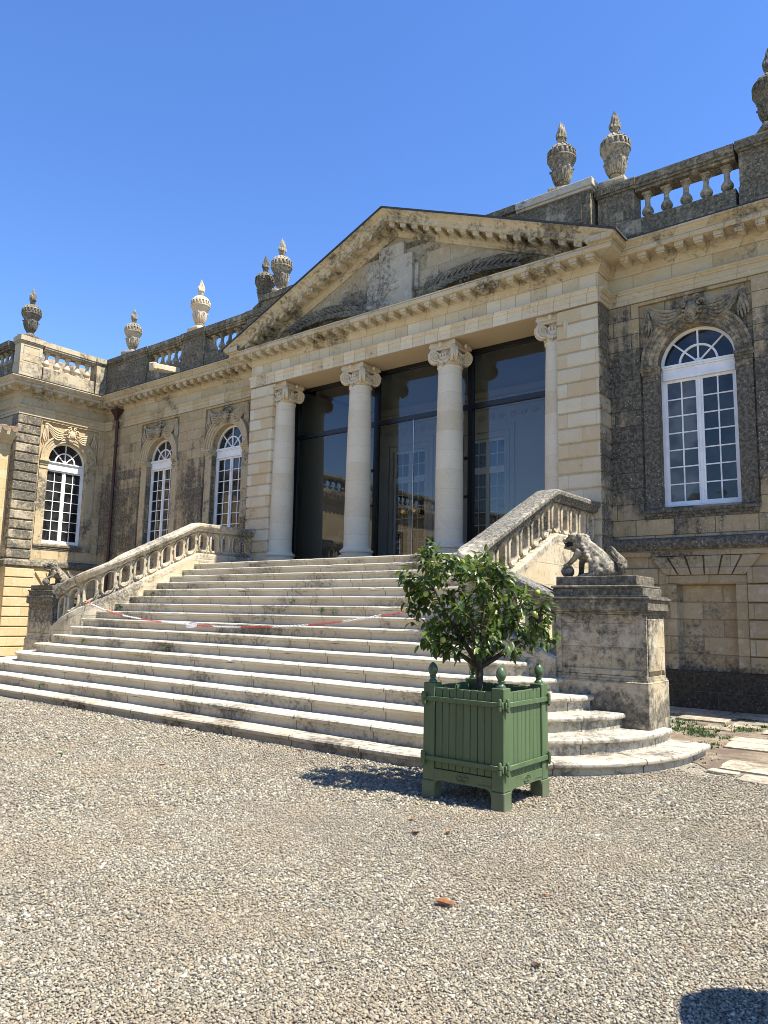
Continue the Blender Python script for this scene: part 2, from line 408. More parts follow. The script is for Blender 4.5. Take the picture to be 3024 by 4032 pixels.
# --- walls -------------------------------------------------------
def bay_wall(name, x0, x1, centres, mat, xf=None, zt=8.05, zb=3.0, parent=palace, y=WY, mat_in=None):
    bm = NB()
    plate(bm, [rect(x0, x1, zb, zt)] + [rect(c-1.06, c+1.06, 3.72, 7.96) for c in centres], y, y+.5)
    w = mk(name, bm, mat, parent, xf)
    for c in centres:
        bm = NB()
        plate(bm, [rect(c-1.10, c+1.10, 3.69, 8.01), arch_loop(c, .72, 3.78, 6.63)], y+.07, y+.6)
        mk('bay_panel', bm, mat_in or mat, parent, xf)
    return w

def window(cx, xf, mats=(None, None), parent=palace, y=WY, lean=0):
    """arched french window: white frame, two seven-row casements and a fanlight"""
    zs, r, z0 = 6.63, .72, 3.78; yf = y+.25
    bm = NB()
    n = 28
    out = arch_loop(cx, r, z0, zs, n); ins = arch_loop(cx, r-.055, z0+.05, zs, n)
    plate(bm, [out, ins], yf, yf+.10)
    # transom: stacked white mouldings
    box(bm, cx-r+.05, cx+r-.05, yf-.030, yf+.08, 6.40, 6.57)
    box(bm, cx-r+.05, cx+r-.05, yf-.055, yf+.08, 6.572, 6.605)
    box(bm, cx-r+.05, cx+r-.05, yf-.075, yf+.08, 6.607, 6.645)
    box(bm, cx-r+.05, cx+r-.05, yf-.045, yf+.08, 6.352, 6.398)
    # fanlight bars
    zc = 6.645
    hub = [(cx+.085*math.cos(a), zc+.085*math.sin(a)) for a in [math.pi*i/10 for i in range(11)]]
    plate(bm, [hub], yf+.008, yf+.07)
    for a in (45, 90, 135):
        ca, sa = math.cos(R(a)), math.sin(R(a)); w = .016
        q = [(cx+.07*ca-w*sa, zc+.07*sa+w*ca), (cx+.07*ca+w*sa, zc+.07*sa-w*ca), (cx+(r-.05)*ca+w*sa, zc-.015+(r-.05)*sa-w*ca), (cx+(r-.05)*ca-w*sa, zc-.015+(r-.05)*sa+w*ca)]
        plate(bm, [q], yf+.012, yf+.06)
    ro, ri = .375, .335
    ring = [(cx+ro*math.cos(math.pi*i/18), zc+ro*math.sin(math.pi*i/18)) for i in range(19)] + [(cx+ri*math.cos(math.pi*i/18), zc+ri*math.sin(math.pi*i/18)) for i in range(18, -1, -1)]
    plate(bm, [ring], yf+.005, yf+.058)
    f = mk('window', bm, M['white'], parent, xf)
    # casements, 2 x 7 panes each
    for k, sg in enumerate((-1, 1)):
        bm = NB()
        xa, xb = (cx-r+.057, cx-.004) if sg < 0 else (cx+.004, cx+r-.057)
        za, zb_ = z0+.053, 6.35
        st = .052; mid = .062
        l, rr = (st, mid) if sg < 0 else (mid, st)
        y0, y1 = yf+.012, yf+.065
        box(bm, xa, xa+l, y0, y1, za, zb_); box(bm, xb-rr, xb, y0, y1, za, zb_)
        box(bm, xa+l, xb-rr, y0+.002, y1, za, za+.07); box(bm, xa+l, xb-rr, y0+.002, y1, zb_-.05, zb_)
        xm = (xa+l+xb-rr)/2
        box(bm, xm-.013, xm+.013, y0+.010, y1-.005, za+.07, zb_-.05)
        h = (zb_-.05-za-.07)/7
        for i in range(1, 7):
            z = za+.07+i*h
            box(bm, xa+l, xm-.013, y0+.013, y1-.006, z-.012, z+.012); box(bm, xm+.013, xb-rr, y0+.013, y1-.006, z-.012, z+.012)
        if sg < 0: box(bm, cx-.022, cx+.022, y0-.018, y0-.002, za, zb_)
        mk('casement', bm, M['white'], f, xf)
        bm = NB()
        for i in range(7):
            for (p, q) in ((xa+l, xm-.013), (xm+.013, xb-rr)):
                vs = [bm.verts.new((x, y0+.03+random.uniform(-.002, .002), z)) for x, z in ((p, za+.07+i*h), (q, za+.07+i*h), (q, za+.07+(i+1)*h), (p, za+.07+(i+1)*h))]
                bm.faces.new(vs)
        mk('glass_panes', bm, mats[k] or M['pane'], f, xf)
    bm = NB()
    fan = [(cx+(r-.03)*math.cos(math.pi*i/20), zc-.02+(r-.03)*math.sin(math.pi*i/20)) for i in range(21)]
    vs = [bm.verts.new((x, yf+.045, z)) for x, z in fan]; bm.faces.new(vs)
    mk('fanlight_glass', bm, M['pane'], f, xf)
    bm = NB(); box(bm, cx-r-.02, cx+r+.02, yf-.07, yf+.0, z0-.035, z0-.002); box(bm, cx-r+.02, cx+r-.02, yf-.045, yf-.002, z0, z0+.04)
    mk('window_sill', bm, M['white'], f, xf)
    # dark room behind
    bm = NB(); box(bm, cx-.85, cx+.85, yf+.2, yf+.25, 3.5, 7.7); mk('dark_room', bm, M['dark'], f, xf)
    return f

def surround(cx, xf, parent=palace, y=WY, grime=True, ms='surround'):
    bm = NB(); yb = y+.07
    for (r0, r1, d) in ((.72, .80, .035), (.80, .90, .055), (.90, .985, .075), (.985, 1.035, .11)):
        n = 26
        lp = [(cx+r1*math.cos(math.pi*i/n), 6.64+r1*math.sin(math.pi*i/n)) for i in range(n+1)] + [(cx+r0*math.cos(math.pi*i/n), 6.64+r0*math.sin(math.pi*i/n)) for i in range(n, -1, -1)]
        plate(bm, [lp], yb-d, yb+.002)
    a = mk('archivolt', bm, M[ms], parent, xf)
    for sg in (-1, 1):
        bm = NB()
        xi, xo = cx+sg*.722, cx+sg*1.02
        for (e, z0, z1, d) in ((.0, 6.33, 6.38, .05), (.0, 6.38, 6.46, .035), (.015, 6.46, 6.53, .06), (.03, 6.53, 6.58, .09), (.05, 6.58, 6.638, .12)):
            box(bm, xi-sg*e*.3, xo+sg*min(e, .035), yb-d, yb+.25, z0, z1)
        mk('impost', bm, M[ms], parent, xf)
        bm = NB(); box(bm, xi, xo, yb-.03, yb+.2, 3.722, 6.328); mk('jamb_pier', bm, M['jamb_grime'] if grime else M['surround_left'], parent, xf)
    bm = NB()
    box(bm, cx-1.05, cx+1.05, y-.06, y+.22, 3.66, 3.72); box(bm, cx-1.03, cx+1.03, y-.035, y+.2, 3.60, 3.658); box(bm, cx-1.02, cx+1.02, y-.015, y+.1, 3.545, 3.598)
    mk('sill_moulding', bm, M['band'] if grime else M['rust_dark'], parent, xf)

def ornament(cx, xf, mat, parent=palace, y=WY, seed=1):
    """carved swag: cartouche in the middle, garlands to two hanging drapes"""
    rd = random.Random(seed); bm = NB(); yb = y+.07
    def T(pts, r, seg=6): tube(bm, pts, r, seg)
    # cartouche
    ball(bm, (cx, yb-.13, 7.62), (.125, .10, .165), 12, 9)
    for sg in (-1, 1):
        for (a0, rr, ox, oz, th) in ((0, .085, .165, 7.72, .034), (1.2, .07, .16, 7.56, .03), (2.2, .06, .09, 7.45, .028), (.4, .06, .09, 7.84, .03)):
            pts = []; rad = []
            for i in range(13):
                t = i/12; a = a0 + t*4.6; q = rr*(1-.62*t)
                pts.append((cx+sg*(ox+q*math.cos(a)), yb-.13-.05*t, oz+q*math.sin(a))); rad.append(th*(1-.4*t))
            T(pts, rad)
        for i in range(5):
            ball(bm, (cx+sg*(.05+.045*i), yb-.10+rd.uniform(-.01, .01), 7.80+.05*math.sin(i*1.5)), rd.uniform(.03, .05), 7, 5)
        ball(bm, (cx+sg*.03, yb-.12, 7.42), (.05, .05, .07), 8, 6)
    # swags
    for sg in (-1, 1):
        for k in range(5):
            pts = []; rad = []
            for i in range(15):
                t = i/14
                x = .20+.68*t; sag = math.sin(math.pi*min(1, t*1.02))
                z = 7.70 + .20*t - (.11+.055*k)*sag - .02*k
                pts.append((cx+sg*x, yb-.06-.075*sag+.008*k, z)); rad.append(.022+.019*sag*(1-.1*k))
            T(pts, rad, 5)
        # knot and drape
        ball(bm, (cx+sg*.90, yb-.06, 7.86), (.055, .05, .05), 8, 6)
        for k in range(4):
            pts = [(cx+sg*(.90+(k-1.5)*.022), yb-.05, 7.85)]
            for i in range(1, 8):
                t = i/7
                pts.append((cx+sg*(.90+(k-1.5)*(.02+.035*t)+.02*math.sin(6*t+k)), yb-.055-.015*math.sin(5*t+k), 7.85-.62*t*(1-.10*abs(k-1.5))))
            T(pts, [.016+.022*math.sin(math.pi*min(1, .15+i/8)) for i in range(8)], 6)
    mk('carved_garland', bm, mat, parent, xf, smooth=60)

def plinth_blocks(bm, x0, x1, z0, z1, y, d, ch=.012):
    """coursed rustic blocks: each course its own bevelled slab with a sunk joint"""
    n = max(1, round((z1-z0)/.32)); h = (z1-z0)/n
    for i in range(n):
        box(bm, x0, x1, y, y+d, z0+i*h+.020, z0+(i+1)*h-.020, .020)
    box(bm, x0+.02*(1 if x1 > x0 else -1), x1-.02*(1 if x1 > x0 else -1), y+.045, y+d-.002, z0, z1)

CR = [6.93, 10.45]
CL = [-6.93, -10.40]
bay_wall('main_wall', 5.25, 14.5, CR, M['wall'])
bay_wall('main_wall', XW-.5, -5.25, CL, M['wall_left'])
blind = (M['pane_blind'], M['pane'])
for c in CR: window(c, None, blind); surround(c, None); ornament(c, None, M['carving'], seed=int(c*10))
for c in CL: window(c, None); surround(c, None, grime=False, ms='surround_left'); ornament(c, None, M['carving_left'], seed=int(-c*10))
# frieze / architrave band backing of the main walls
for nm, x0, x1 in (('frieze_wall', 5.25, 14.5), ('frieze_wall', XW-.4, -5.25)):
    bm = NB(); box(bm, x0, x1, WY+.002, WY+.5, 8.06, 9.12); mk(nm, bm, M['frieze'], palace)
# basement of the right range with its blind opening
bm = NB()
plate(bm, [rect(5.25, 14.5, 0, 2.93), rect(6.46, 7.50, .68, 2.28)], WY-.01, WY+.4)
mk('basement_wall', bm, M['basement'], palace)
bm = NB(); box(bm, 6.4, 7.56, WY+.13, WY+.2, .6, 2.35); mk('blind_opening', bm, M['basement'], palace)
bm = NB()
# rusticated courses left and right of the opening and fanned voussoirs above it
def course(x0, x1, z0, z1, y=WY-.01, d=.055): box(bm, x0, x1, y-d, y+.001, z0, z1, .012)
for i, (za, zb_) in enumerate(((.70, .98), (1.0, 1.29), (1.31, 1.63), (1.65, 1.93), (1.95, 2.27), (2.29, 2.58))):
    sh = .10*(i % 2)
    course(5.27, 6.12-sh*.0, za, zb_); course(7.70, 8.9+sh, za, zb_); course(8.93+sh, 10.1, za, zb_); course(10.12, 14.4, za, zb_)
box(bm, 6.27, 6.455, WY-.035, WY-.009, .70, 2.29); box(bm, 7.505, 7.69, WY-.035, WY-.009, .70, 2.29)
for i in range(6):
    t0, t1 = i/6+.010, (i+1)/6-.010
    lo = lambda t: (6.27+1.42*t, 2.455); hi = lambda t: (5.98+1.98*t, 2.80)
    a, b, c, d = lo(t0), lo(t1), hi(t1), hi(t0)
    plate(bm, [[a, b, c, d]], WY-.07, WY-.008)
box(bm, 6.27, 7.69, WY-.036, WY-.0085, 2.30, 2.44)
box(bm, 5.27, 14.4, WY-.075, WY-.012, 2.815, 2.925)
mk('rusticated_courses', bm, M['basement'], palace)
bm = NB(); box(bm, 5.25, 14.5, WY-.10, WY+.3, 0, .66, .0); box(bm, 5.25, 14.5, WY-.085, WY+.3, .662, .69); mk('damp_plinth', bm, M['damp'], palace)
bm = NB()
sweep(bm, [(14.5, WY), (5.25, WY)], [(0, 2.90), (.10, 2.93), (.13, 2.97), (.13, 3.10), (.10, 3.14), (.03, 3.17), (0, 3.18)])
mk('string_course', bm, M['band'], palace)
bm = NB()
sweep(bm, [(-5.25, WY), (XW, WY), (XW, -2.6), (-16, -2.6)], [(0, 2.90), (.08, 2.93), (.11, 2.97), (.11, 3.10), (.08, 3.14), (.03, 3.17), (0, 3.18)])
mk('string_course', bm, M['rust_dark'], palace)
bm = NB(); box(bm, XW, -5.25, WY-.01, WY+.4, 0, 2.92); mk('basement_wall', bm, M['basement'], palace)

# --- wing (faces +X) -----------------------------------------------
W0 = -.74                    # window axis on the wing wall
def WXF(): return Matrix.Translation((XW+WY, W0, 0)) @ ROT     # so that local y = WY is the wall plane
bm = NB()
plate(bm, [rect(-1.86, 1.29, 3.0, 8.05), rect(-1.06, 1.06, 3.72, 7.96)], WY, WY+.5); mk('wing_wall', bm, M['wall_wing'], palace, WXF())
bm = NB(); plate(bm, [rect(-1.10, 1.10, 3.69, 8.01), arch_loop(0, .72, 3.78, 6.63)], WY+.07, WY+.6); mk('bay_panel', bm, M['wall_wing'], palace, WXF())
window(0, WXF()); surround(0, WXF(), grime=False, ms='surround_left'); ornament(0, WXF(), M['carving_clean'], seed=3)
bm = NB(); plinth_blocks(bm, -1.90, -1.10, 3.18, 8.02, WY-.05, .45); mk('corner_pilaster', bm, M['rust_dark'], palace, WXF())
bm = NB(); box(bm, -1.86, 1.29, WY+.002, WY+.5, 8.06, 9.12); mk('frieze_wall', bm, M['frieze'], palace, WXF())
bm = NB(); box(bm, -20, XW-.06, -2.598, -2.1, 3.0, 9.12); mk('wing_front_wall', bm, M['wall_wing'], palace)
bm = NB()
plate(bm, [rect(-1.9, 1.29, 0, 2.92)], WY-.02, WY+.4)
mk('basement_wall', bm, M['basement_sun'], palace, WXF())
bm = NB()
for i in range(9):
    z0, z1 = .02+i*.32, .02+i*.32+.29
    if z1 < 2.35:
        box(bm, -1.90, -.62, WY-.075, WY-.019, z0, z1, .012); box(bm, .62, 1.26, WY-.075, WY-.019, z0, z1, .012)
    elif z1 < 2.9: box(bm, -1.90, -.95, WY-.075, WY-.019, z0, z1, .012)
for i in range(5):
    t0, t1 = i/5+.012, (i+1)/5-.012
    lo = lambda t: (-.62+1.24*t, 2.36); hi = lambda t: (-.92+1.84*t, 2.78)
    plate(bm, [[lo(t0), lo(t1), hi(t1), hi(t0)]], WY-.075, WY-.018)
mk('rusticated_courses', bm, M['basement_sun'], palace, WXF())

# --- entablature -----------------------------------------------------
PATH = [(14.5, WY), (5.25, WY), (5.25, 0), (-5.25, 0), (-5.25, WY), (XW, WY), (XW, -2.6), (-20, -2.6)]
arch_p = [(0, 8.03), (.03, 8.03), (.03, 8.13), (.045, 8.135), (.045, 8.245), (.07, 8.25), (.075, 8.275), (.11, 8.30), (.11, 8.33), (0, 8.345)]
bm = NB(); sweep(bm, PATH[:3], arch_p); mk('architrave', bm, M['frieze'], palace)
bm = NB(); sweep(bm, PATH[2:4], arch_p); mk('architrave', bm, M['entab'], palace)
bm = NB(); sweep(bm, PATH[3:], arch_p); mk('architrave', bm, M['frieze'], palace)
bed = [(0, 8.66), (.02, 8.66), (.035, 8.70), (.075, 8.735), (.08, 8.765), (.115, 8.78), (.12, 8.90), (.46, 8.905), (.48, 8.925), (.48, 9.01), (.50, 9.03), (0, 9.05)]
bm = NB(); sweep(bm, PATH, bed)
# modillion blocks under the corona
def modillions(p, q, z=8.785, skip=0.0, pitch=.36):
    p, q = Vector(p), Vector(q); L = (q-p).length; d = (q-p)/L; nrm = Vector((-d.y, d.x))
    n = max(1, int(round((L-2*skip)/pitch))); st = (L-2*skip)/n
    for i in range(n+1):
        c = p + d*(skip+i*st)
        a = math.atan2(d.y, d.x)
        Mx = Matrix.Translation((c.x, c.y, 0)) @ Matrix.Rotation(a, 4, 'Z')
        b2 = NB(); box(b2, -.085, .085, .11, .42, z+.035, z+.118); box(b2, -.075, .075, .11, .40, z, z+.036, .008)
        b2.transform(Mx); me = bpy.data.meshes.new('t'); b2.to_mesh(me); b2.free(); bm.from_mesh(me); bpy.data.meshes.remove(me)
modillions((14.4, WY), (5.75, WY)); modillions((5.25, 0), (-5.25, 0), skip=.0); modillions((-5.75, WY), (XW+.5, WY)); modillions((XW, WY-.45), (XW, -2.6)); modillions((XW, -2.6), (-19, -2.6))
mk('cornice', bm, M['cornice'], palace)
cyma = [(0, 9.03), (.49, 9.032), (.50, 9.055), (.535, 9.075), (.56, 9.10), (.60, 9.115), (.60, 9.15), (0, 9.17)]
bm = NB(); sweep(bm, [(14.5, WY), (5.25, WY), (5.25, -.60)], cyma); mk('cyma_moulding', bm, M['cornice'], palace)
bm = NB(); sweep(bm, [(-5.25, -.60), (-5.25, WY), (XW, WY), (XW, -2.6), (-20, -2.6)], cyma)
mk('cyma_moulding', bm, M['cornice'], palace)
bm = NB(); sweep(bm, [(14.5, WY), (5.87, WY)], [(0, 9.172), (.61, 9.155), (.61, 9.175), (0, 9.19)]); mk('lead_flashing', bm, M['slate'], palace)
bm = NB(); sweep(bm, [(-5.87, WY), (XW, WY), (XW, -2.6), (-20, -2.6)], [(0, 9.172), (.61, 9.155), (.61, 9.175), (0, 9.19)])
mk('lead_flashing', bm, M['slate'], palace)

# --- portico -----------------------------------------------------------
ZF = 2.80
bm = NB(); box(bm, -5.248, 5.248, .002, 1.05, 8.032, 9.04); mk('portico_entablature', bm, M['entab'], palace)
for sg in (-1, 1):
    bm = NB()
    xa, xb = (4.32, 5.25) if sg > 0 else (-5.25, -4.32)
    n = 16; h = .3205; z0 = 8.03-n*h
    for i in range(n):
        box(bm, xa, xb, 0, 1.0, max(z0+i*h+.017, 2.81), z0+(i+1)*h-.017, .018)
    box(bm, xa+.034, xb-.034, .034, 1.02, 2.8, 8.03)
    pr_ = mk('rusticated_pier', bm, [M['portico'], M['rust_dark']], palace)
    for p in pr_.data.polygons:                          # darker lichened stone on the outer returns, part of their shade painted in
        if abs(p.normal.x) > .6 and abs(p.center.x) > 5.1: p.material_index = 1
    bm = NB(); box(bm, 5.05*sg, 5.248*sg, .004, WY+.1, 0, 2.8); mk('pier_footing', bm, M['basement'], palace)

def column_mesh():
    """origin at the column axis on the floor"""
    bm = NB()
    box(bm, -.47, .47, -.47, .47, 0, .16, .008)
    base = [(.46, .162), (.475, .19), (.475, .235), (.455, .262), (.405, .27), (.395, .30), (.40, .325), (.43, .335), (.44, .365), (.425, .395), (.385, .405), (.375, .43)]
    b = NB(); box(b, -.47, .47, -.47, .47, 0, .16, .008); lathe(b, base, seg=36, cap=False)
    sh = NB()
    pr = [(.375, .43), (.345, .46)]
    for i in range(25):
        t = i/24; r = .335*(1-.155*t**1.9)
        pr.append((r, .48+t*4.13))
    pr += [(.295, 4.62), (.31, 4.64), (.31, 4.66), (.29, 4.675)]
    lathe(sh, pr, seg=36, cap=False)
    bm.free()
    return b, sh

def capital_mesh():
    bm = NB()
    # necking and echinus
    lathe(bm, [(.27, 4.64), (.285, 4.70), (.33, 4.79), (.35, 4.87), (.33, 4.93), (.30, 4.96), (.28, 5.06)], seg=28)
    # concave abacus
    lp = []
    for k in range(4):
        a0 = R(45+90*k)
        for t in np.linspace(0, 1, 9)[:-1]:
            p0 = Vector((math.cos(a0), math.sin(a0)))*.60; p1 = Vector((math.cos(a0+R(90)), math.sin(a0+R(90))))*.60
            p = p0.lerp(p1, t); p *= 1-.16*math.sin(math.pi*t); lp.append(p)
    for z0, z1, s in ((5.055, 5.12, .93), (5.12, 5.175, 1.0), (5.175, 5.225, .97)):
        lo = [bm.verts.new((p.x*s, p.y*s, z0)) for p in lp]; hi = [bm.verts.new((p.x*s, p.y*s, z1)) for p in lp]
        for i in range(len(lp)):
            j = (i+1) % len(lp); bm.faces.new((lo[i], lo[j], hi[j], hi[i]))
        bm.faces.new(hi); bm.faces.new(list(reversed(lo)))
    # four diagonal volutes, each a rolled spiral with two faces
    for k in range(4):
        a = R(45+90*k); d = Vector((math.cos(a), math.sin(a), 0)); n = Vector((-math.sin(a), math.cos(a), 0))
        c = d*.43 + Vector((0, 0, 4.90))
        for off in (-.055, .055):
            pts = []; rad = []
            for i in range(34):
                t = i/33; th = R(100) - t*R(860); q = .155*(1-t)**.85+.018
                pts.append(c + d*(q*math.cos(th)) + Vector((0, 0, q*math.sin(th))) + n*(off*(1+.25*t)))
                rad.append(.034*(1-.55*t)+.004)
            tube(bm, pts, rad, 6)
        tube(bm, [c-n*.06, c+n*.06], [.135, .135], 16)
        # acanthus dropping at the corner
        for s in (-1, 0, 1):
            pts = [c+d*.10+n*(.03*s)+Vector((0, 0, .16)), c+d*.17+n*(.045*s)+Vector((0, 0, .06)), c+d*.14+n*(.05*s)+Vector((0, 0, -.06)), c+d*.03+n*(.05*s)+Vector((0, 0, -.17))]
            tube(bm, pts, [.02, .03, .026, .012], 6)
    # garlands between the volutes, flower on the abacus, central husk
    for k in range(4):
        a0, a1 = R(45+90*k), R(135+90*k); am = R(90+90*k)
        for j in range(13):
            t = j/12; a = a0+(a1-a0)*t; rr = .40-.075*math.sin(math.pi*t)
            z = 4.91-.17*math.sin(math.pi*t)
            ball(bm, (rr*math.cos(a), rr*math.sin(a), z), .030+.022*math.sin(math.pi*t), 6, 5)
        dm = Vector((math.cos(am), math.sin(am), 0)); nm = Vector((-math.sin(am), math.cos(am), 0))
        ball(bm, dm*.50+Vector((0, 0, 5.13)), (.05, .05, .06), 8, 6)
        for s in (-1, 0, 1):
            ball(bm, dm*.36+nm*(.085*s)+Vector((0, 0, 4.93)), (.035, .035, .05), 8, 6)
        tube(bm, [dm*.345+Vector((0, 0, 4.78)), dm*.34+Vector((0, 0, 4.70)), dm*.33+Vector((0, 0, 4.62))], [.035, .028, .012], 6)
    for v in bm.verts:
        if v.co.z > 4.72 or v.co.xy.length > .34: v.co.x *= .87; v.co.y *= .87
    return bm

cb, cs = column_mesh()
col0 = mk('column', cs, M['column'], palace, Matrix.Translation((-4.2, .39, ZF)), smooth=40)
mk('column_base', cb, M['column'], col0, Matrix.Translation((-4.2, .39, ZF)), smooth=40)
mk('capital', capital_mesh(), M['capital'], col0, Matrix.Translation((-4.2, .39, ZF)), smooth=50)
for x in (-1.4, 1.4, 4.2):
    c = dup(col0, palace); c.location = (x+4.2, 0, 0)

# soffit coffers, loggia, glazing
bm = NB(); box(bm, -4.3, 4.3, 1.06, 4.6, 8.2, 8.3); mk('loggia_ceiling', bm, M['inner'], palace)
bm = NB(); box(bm, -5.2, 5.2, .2, 4.6, 2.55, 2.797); mk('loggia_floor', bm, M['floor'], palace)
for sg in (-1, 1):
    bm = NB(); box(bm, 4.6*sg, 4.75*sg, 1.05, 4.6, 2.8, 8.2); mk('loggia_side_wall', bm, M['inner'], palace)
bm = NB()
doors = [(-2.8-.62, -2.8+.62), (-.62, .62), (2.18, 3.42)]
plate(bm, [rect(-4.6, 4.6, 2.8, 8.2)] + [rect(a, b, 2.85, 6.75) for a, b in doors], 4.5, 4.8)
for a, b in doors:                                      # moulded door cases
    plate(bm, [rect(a-.30, b+.30, 2.801, 7.10), rect(a-.16, b+.16, 2.812, 6.94)], 4.44, 4.501)
    plate(bm, [rect(a-.13, b+.13, 2.82, 6.90), rect(a, b, 2.83, 6.75)], 4.46, 4.502)
box(bm, -4.59, 4.59, 4.40, 4.499, 7.62, 7.72); box(bm, -4.59, 4.59, 4.34, 4.498, 7.95, 8.1)
for i in range(26):                                    # running scroll frieze
    x = -4.4+i*.35; pts = []; rad = []
    for j in range(14):
        t = j/13; th = t*R(520); q = .11*(1-.75*t)
        pts.append((x+q*math.cos(th), 4.47, 7.36+q*math.sin(th))); rad.append(.026*(1-.5*t))
    tube(bm, pts, rad, 5)
mk('inner_wall', bm, M['inner'], palace)
for a, b in doors:
    bm = NB(); yq = 4.55
    def bar(x0, x1, z0, z1, e=0): box(bm, x0, x1, yq-e, yq+.06, z0, z1)
    bar(a, a+.07, 2.85, 6.75); bar(b-.07, b, 2.85, 6.75); bar(a+.07, b-.07, 6.67, 6.75); bar(a+.07, b-.07, 5.72, 5.92, .02); bar(a+.07, b-.07, 2.85, 3.1)
    m_ = (a+b)/2; bar(m_-.06, m_+.06, 3.1, 6.67, .012)
    for q in (a+.07+(m_-.06-a-.07)/2, m_+.06+(b-.07-m_-.06)/2):
        bar(q-.015, q+.015, 3.1, 5.72, -.01); bar(q-.015, q+.015, 5.92, 6.67, -.01)
    for i in range(1, 7): bar(a+.07, b-.07, 3.1+i*.374-.013, 3.1+i*.374+.013, -.013)
    bar(a+.07, b-.07, 6.285, 6.315, -.013)
    f = mk('inner_french_window', bm, M['white'], palace)
    bm = NB(); box(bm, a, b, yq+.03, yq+.05, 2.85, 6.75); mk('glass_panes', bm, M['pane'], f)
# steel frame and panes of the glazed front
GY = 1.0
bm = NB()
def st(x0, x1, z0, z1, y0=GY-.06, y1=GY+.06): box(bm, x0, x1, y0, y1, z0, z1)
st(-4.32, -4.20, 2.8, 8.03); st(4.2, 4.32, 2.8, 8.03)
for x in (-1.30, 1.62): st(x-.065, x+.065, 2.8, 7.93)
st(-4.20, 4.20, 7.93, 8.03)
for a, b in ((-4.20, -1.365), (-1.235, 1.555), (1.685, 4.20)):
    st(a, b, 6.56, 6.68); st(a, b, 2.8, 2.84)
for sg, x in ((-1, -1.30), (1, 1.62)):
    for z in (4.42, 5.36): st(x-.35, x-.066, z-.03, z+.03, GY-.09, GY-.0)
fr = mk('glazing_frame', bm, M['steel'], palace)
for k, (a, b, z0, z1) in enumerate(((-4.2, -1.365, 2.84, 6.56), (-1.235, .0, 2.84, 6.56), (.0, 1.555, 2.84, 6.56), (1.685, 4.2, 2.84, 6.56), (-4.2, -1.365, 6.68, 7.93), (-1.235, 1.555, 6.68, 7.93), (1.685, 4.2, 6.68, 7.93))):
    bm = NB()
    o = -.02 if z1 < 7 and k in (1, 2) else 0
    if k == 1: b = -.09
    if k == 2: a = -.07
    vs = [bm.verts.new(p) for p in ((a, GY+o, z0), (b, GY+o, z0), (b, GY+o, z1), (a, GY+o, z1))]; bm.faces.new(vs)
    pn = mk('glass_pane', bm, M['glass'], fr)
bm = NB(); box(bm, -.088, -.072, GY-.035, GY-.005, 2.84, 6.56); mk('door_edge_strip', bm, M['chrome'], fr)
for x in (-.25, .11):
    bm = NB(); Mx = Matrix.Translation((x, GY-.02, 4.17)) @ Matrix.Rotation(R(90), 4, 'X')
    b2 = NB(); lathe(b2, [(.045, -.01), (.05, .02), (.03, .03), (.03, .06), (.062, .075), (.07, .10), (.062, .125), (.04, .135), (.04, .15), (.062, .16), (.066, .185), (.05, .205), (.0, .21)], seg=16)
    b2.transform(Mx); mk('door_knob', b2, M['brass'], fr, smooth=40)
# near-black strip on the left return
bm = NB(); box(bm, -4.322, -4.30, .74, 1.05, 2.8, 8.03); mk('dark_reveal', bm, M['steel'], palace)

# --- pediment -----------------------------------------------------------
SL = 2.42/5.79
def rz(x): return 11.60 - SL*abs(x)
bm = NB()
plate(bm, [[(-5.2, 9.04), (5.2, 9.04), (0, 9.04+5.2*SL)]], .03, .3)
ped = mk('pediment', bm, M['tymp'], palace)
bm = NB()
prof = [(-.9, -.02), (.62, -.02), (.62, -.055), (.585, -.075), (.545, -.105), (.50, -.14), (.49, -.165), (.48, -.17), (.48, -.265), (.455, -.285), (.12, -.29), (.12, -.40), (.085, -.41), (.08, -.44), (.04, -.475), (.02, -.52), (-.05, -.53)]
for sg in (-1, 1):
    rows = []; m_ = 40
    for q in range(m_+1):
        x = 5.83*sg*q/m_
        rows.append([bm.verts.new((x, -o, max(rz(x)+v, 9.043))) for o, v in prof])
    n = len(prof)
    for a_, b_ in zip(rows, rows[1:]):
        for k in range(n-1): bm.faces.new((a_[k], a_[k+1], b_[k+1], b_[k]))
    bm.faces.new(rows[-1])
    # modillions following the slope
    for i in range(16):
        x = sg*(.18+i*.345)
        if rz(abs(x)+.1)-.40 < 9.03: continue
        vs = []
        for dx in (-.085, .085):
            for o in (.11, .43):
                for v in (-.395, -.284): vs.append(bm.verts.new((x+dx, -o, rz(x+dx)+v)))
        for f in ((0, 1, 3, 2), (4, 6, 7, 5), (0, 4, 5, 1), (2, 3, 7, 6), (0, 2, 6, 4), (1, 5, 7, 3)): bm.faces.new([vs[q] for q in f])
bmesh.ops.recalc_face_normals(bm, faces=bm.faces[:])
mk('raking_cornice', bm, M['rake'], ped)
bm = NB()
for sg in (-1, 1):
    vs = []
    for x in (0.0, 5.90*sg):
        for y in (-.65, 1.2):
            for v in (-.018, .022): vs.append(bm.verts.new((x, y, rz(x)+v)))
    for f in ((0, 1, 3, 2), (4, 6, 7, 5), (0, 4, 5, 1), (2, 3, 7, 6), (0, 2, 6, 4), (1, 5, 7, 3)): bm.faces.new([vs[q] for q in f])
bmesh.ops.recalc_face_normals(bm, faces=bm.faces[:])
mk('slate_edge', bm, M['slate'], ped)
bm = NB(); box(bm, -.86, .58, -.10, .05, 9.06, 10.50, .012); box(bm, -.50, .30, -.08, .05, 10.502, 10.86, .012); box(bm, .60, .72, -.04, .05, 9.5, 10.2, .01)
mk('blank_tablet', bm, M['slab_block'], ped)
bm = NB(); rd = random.Random(4)
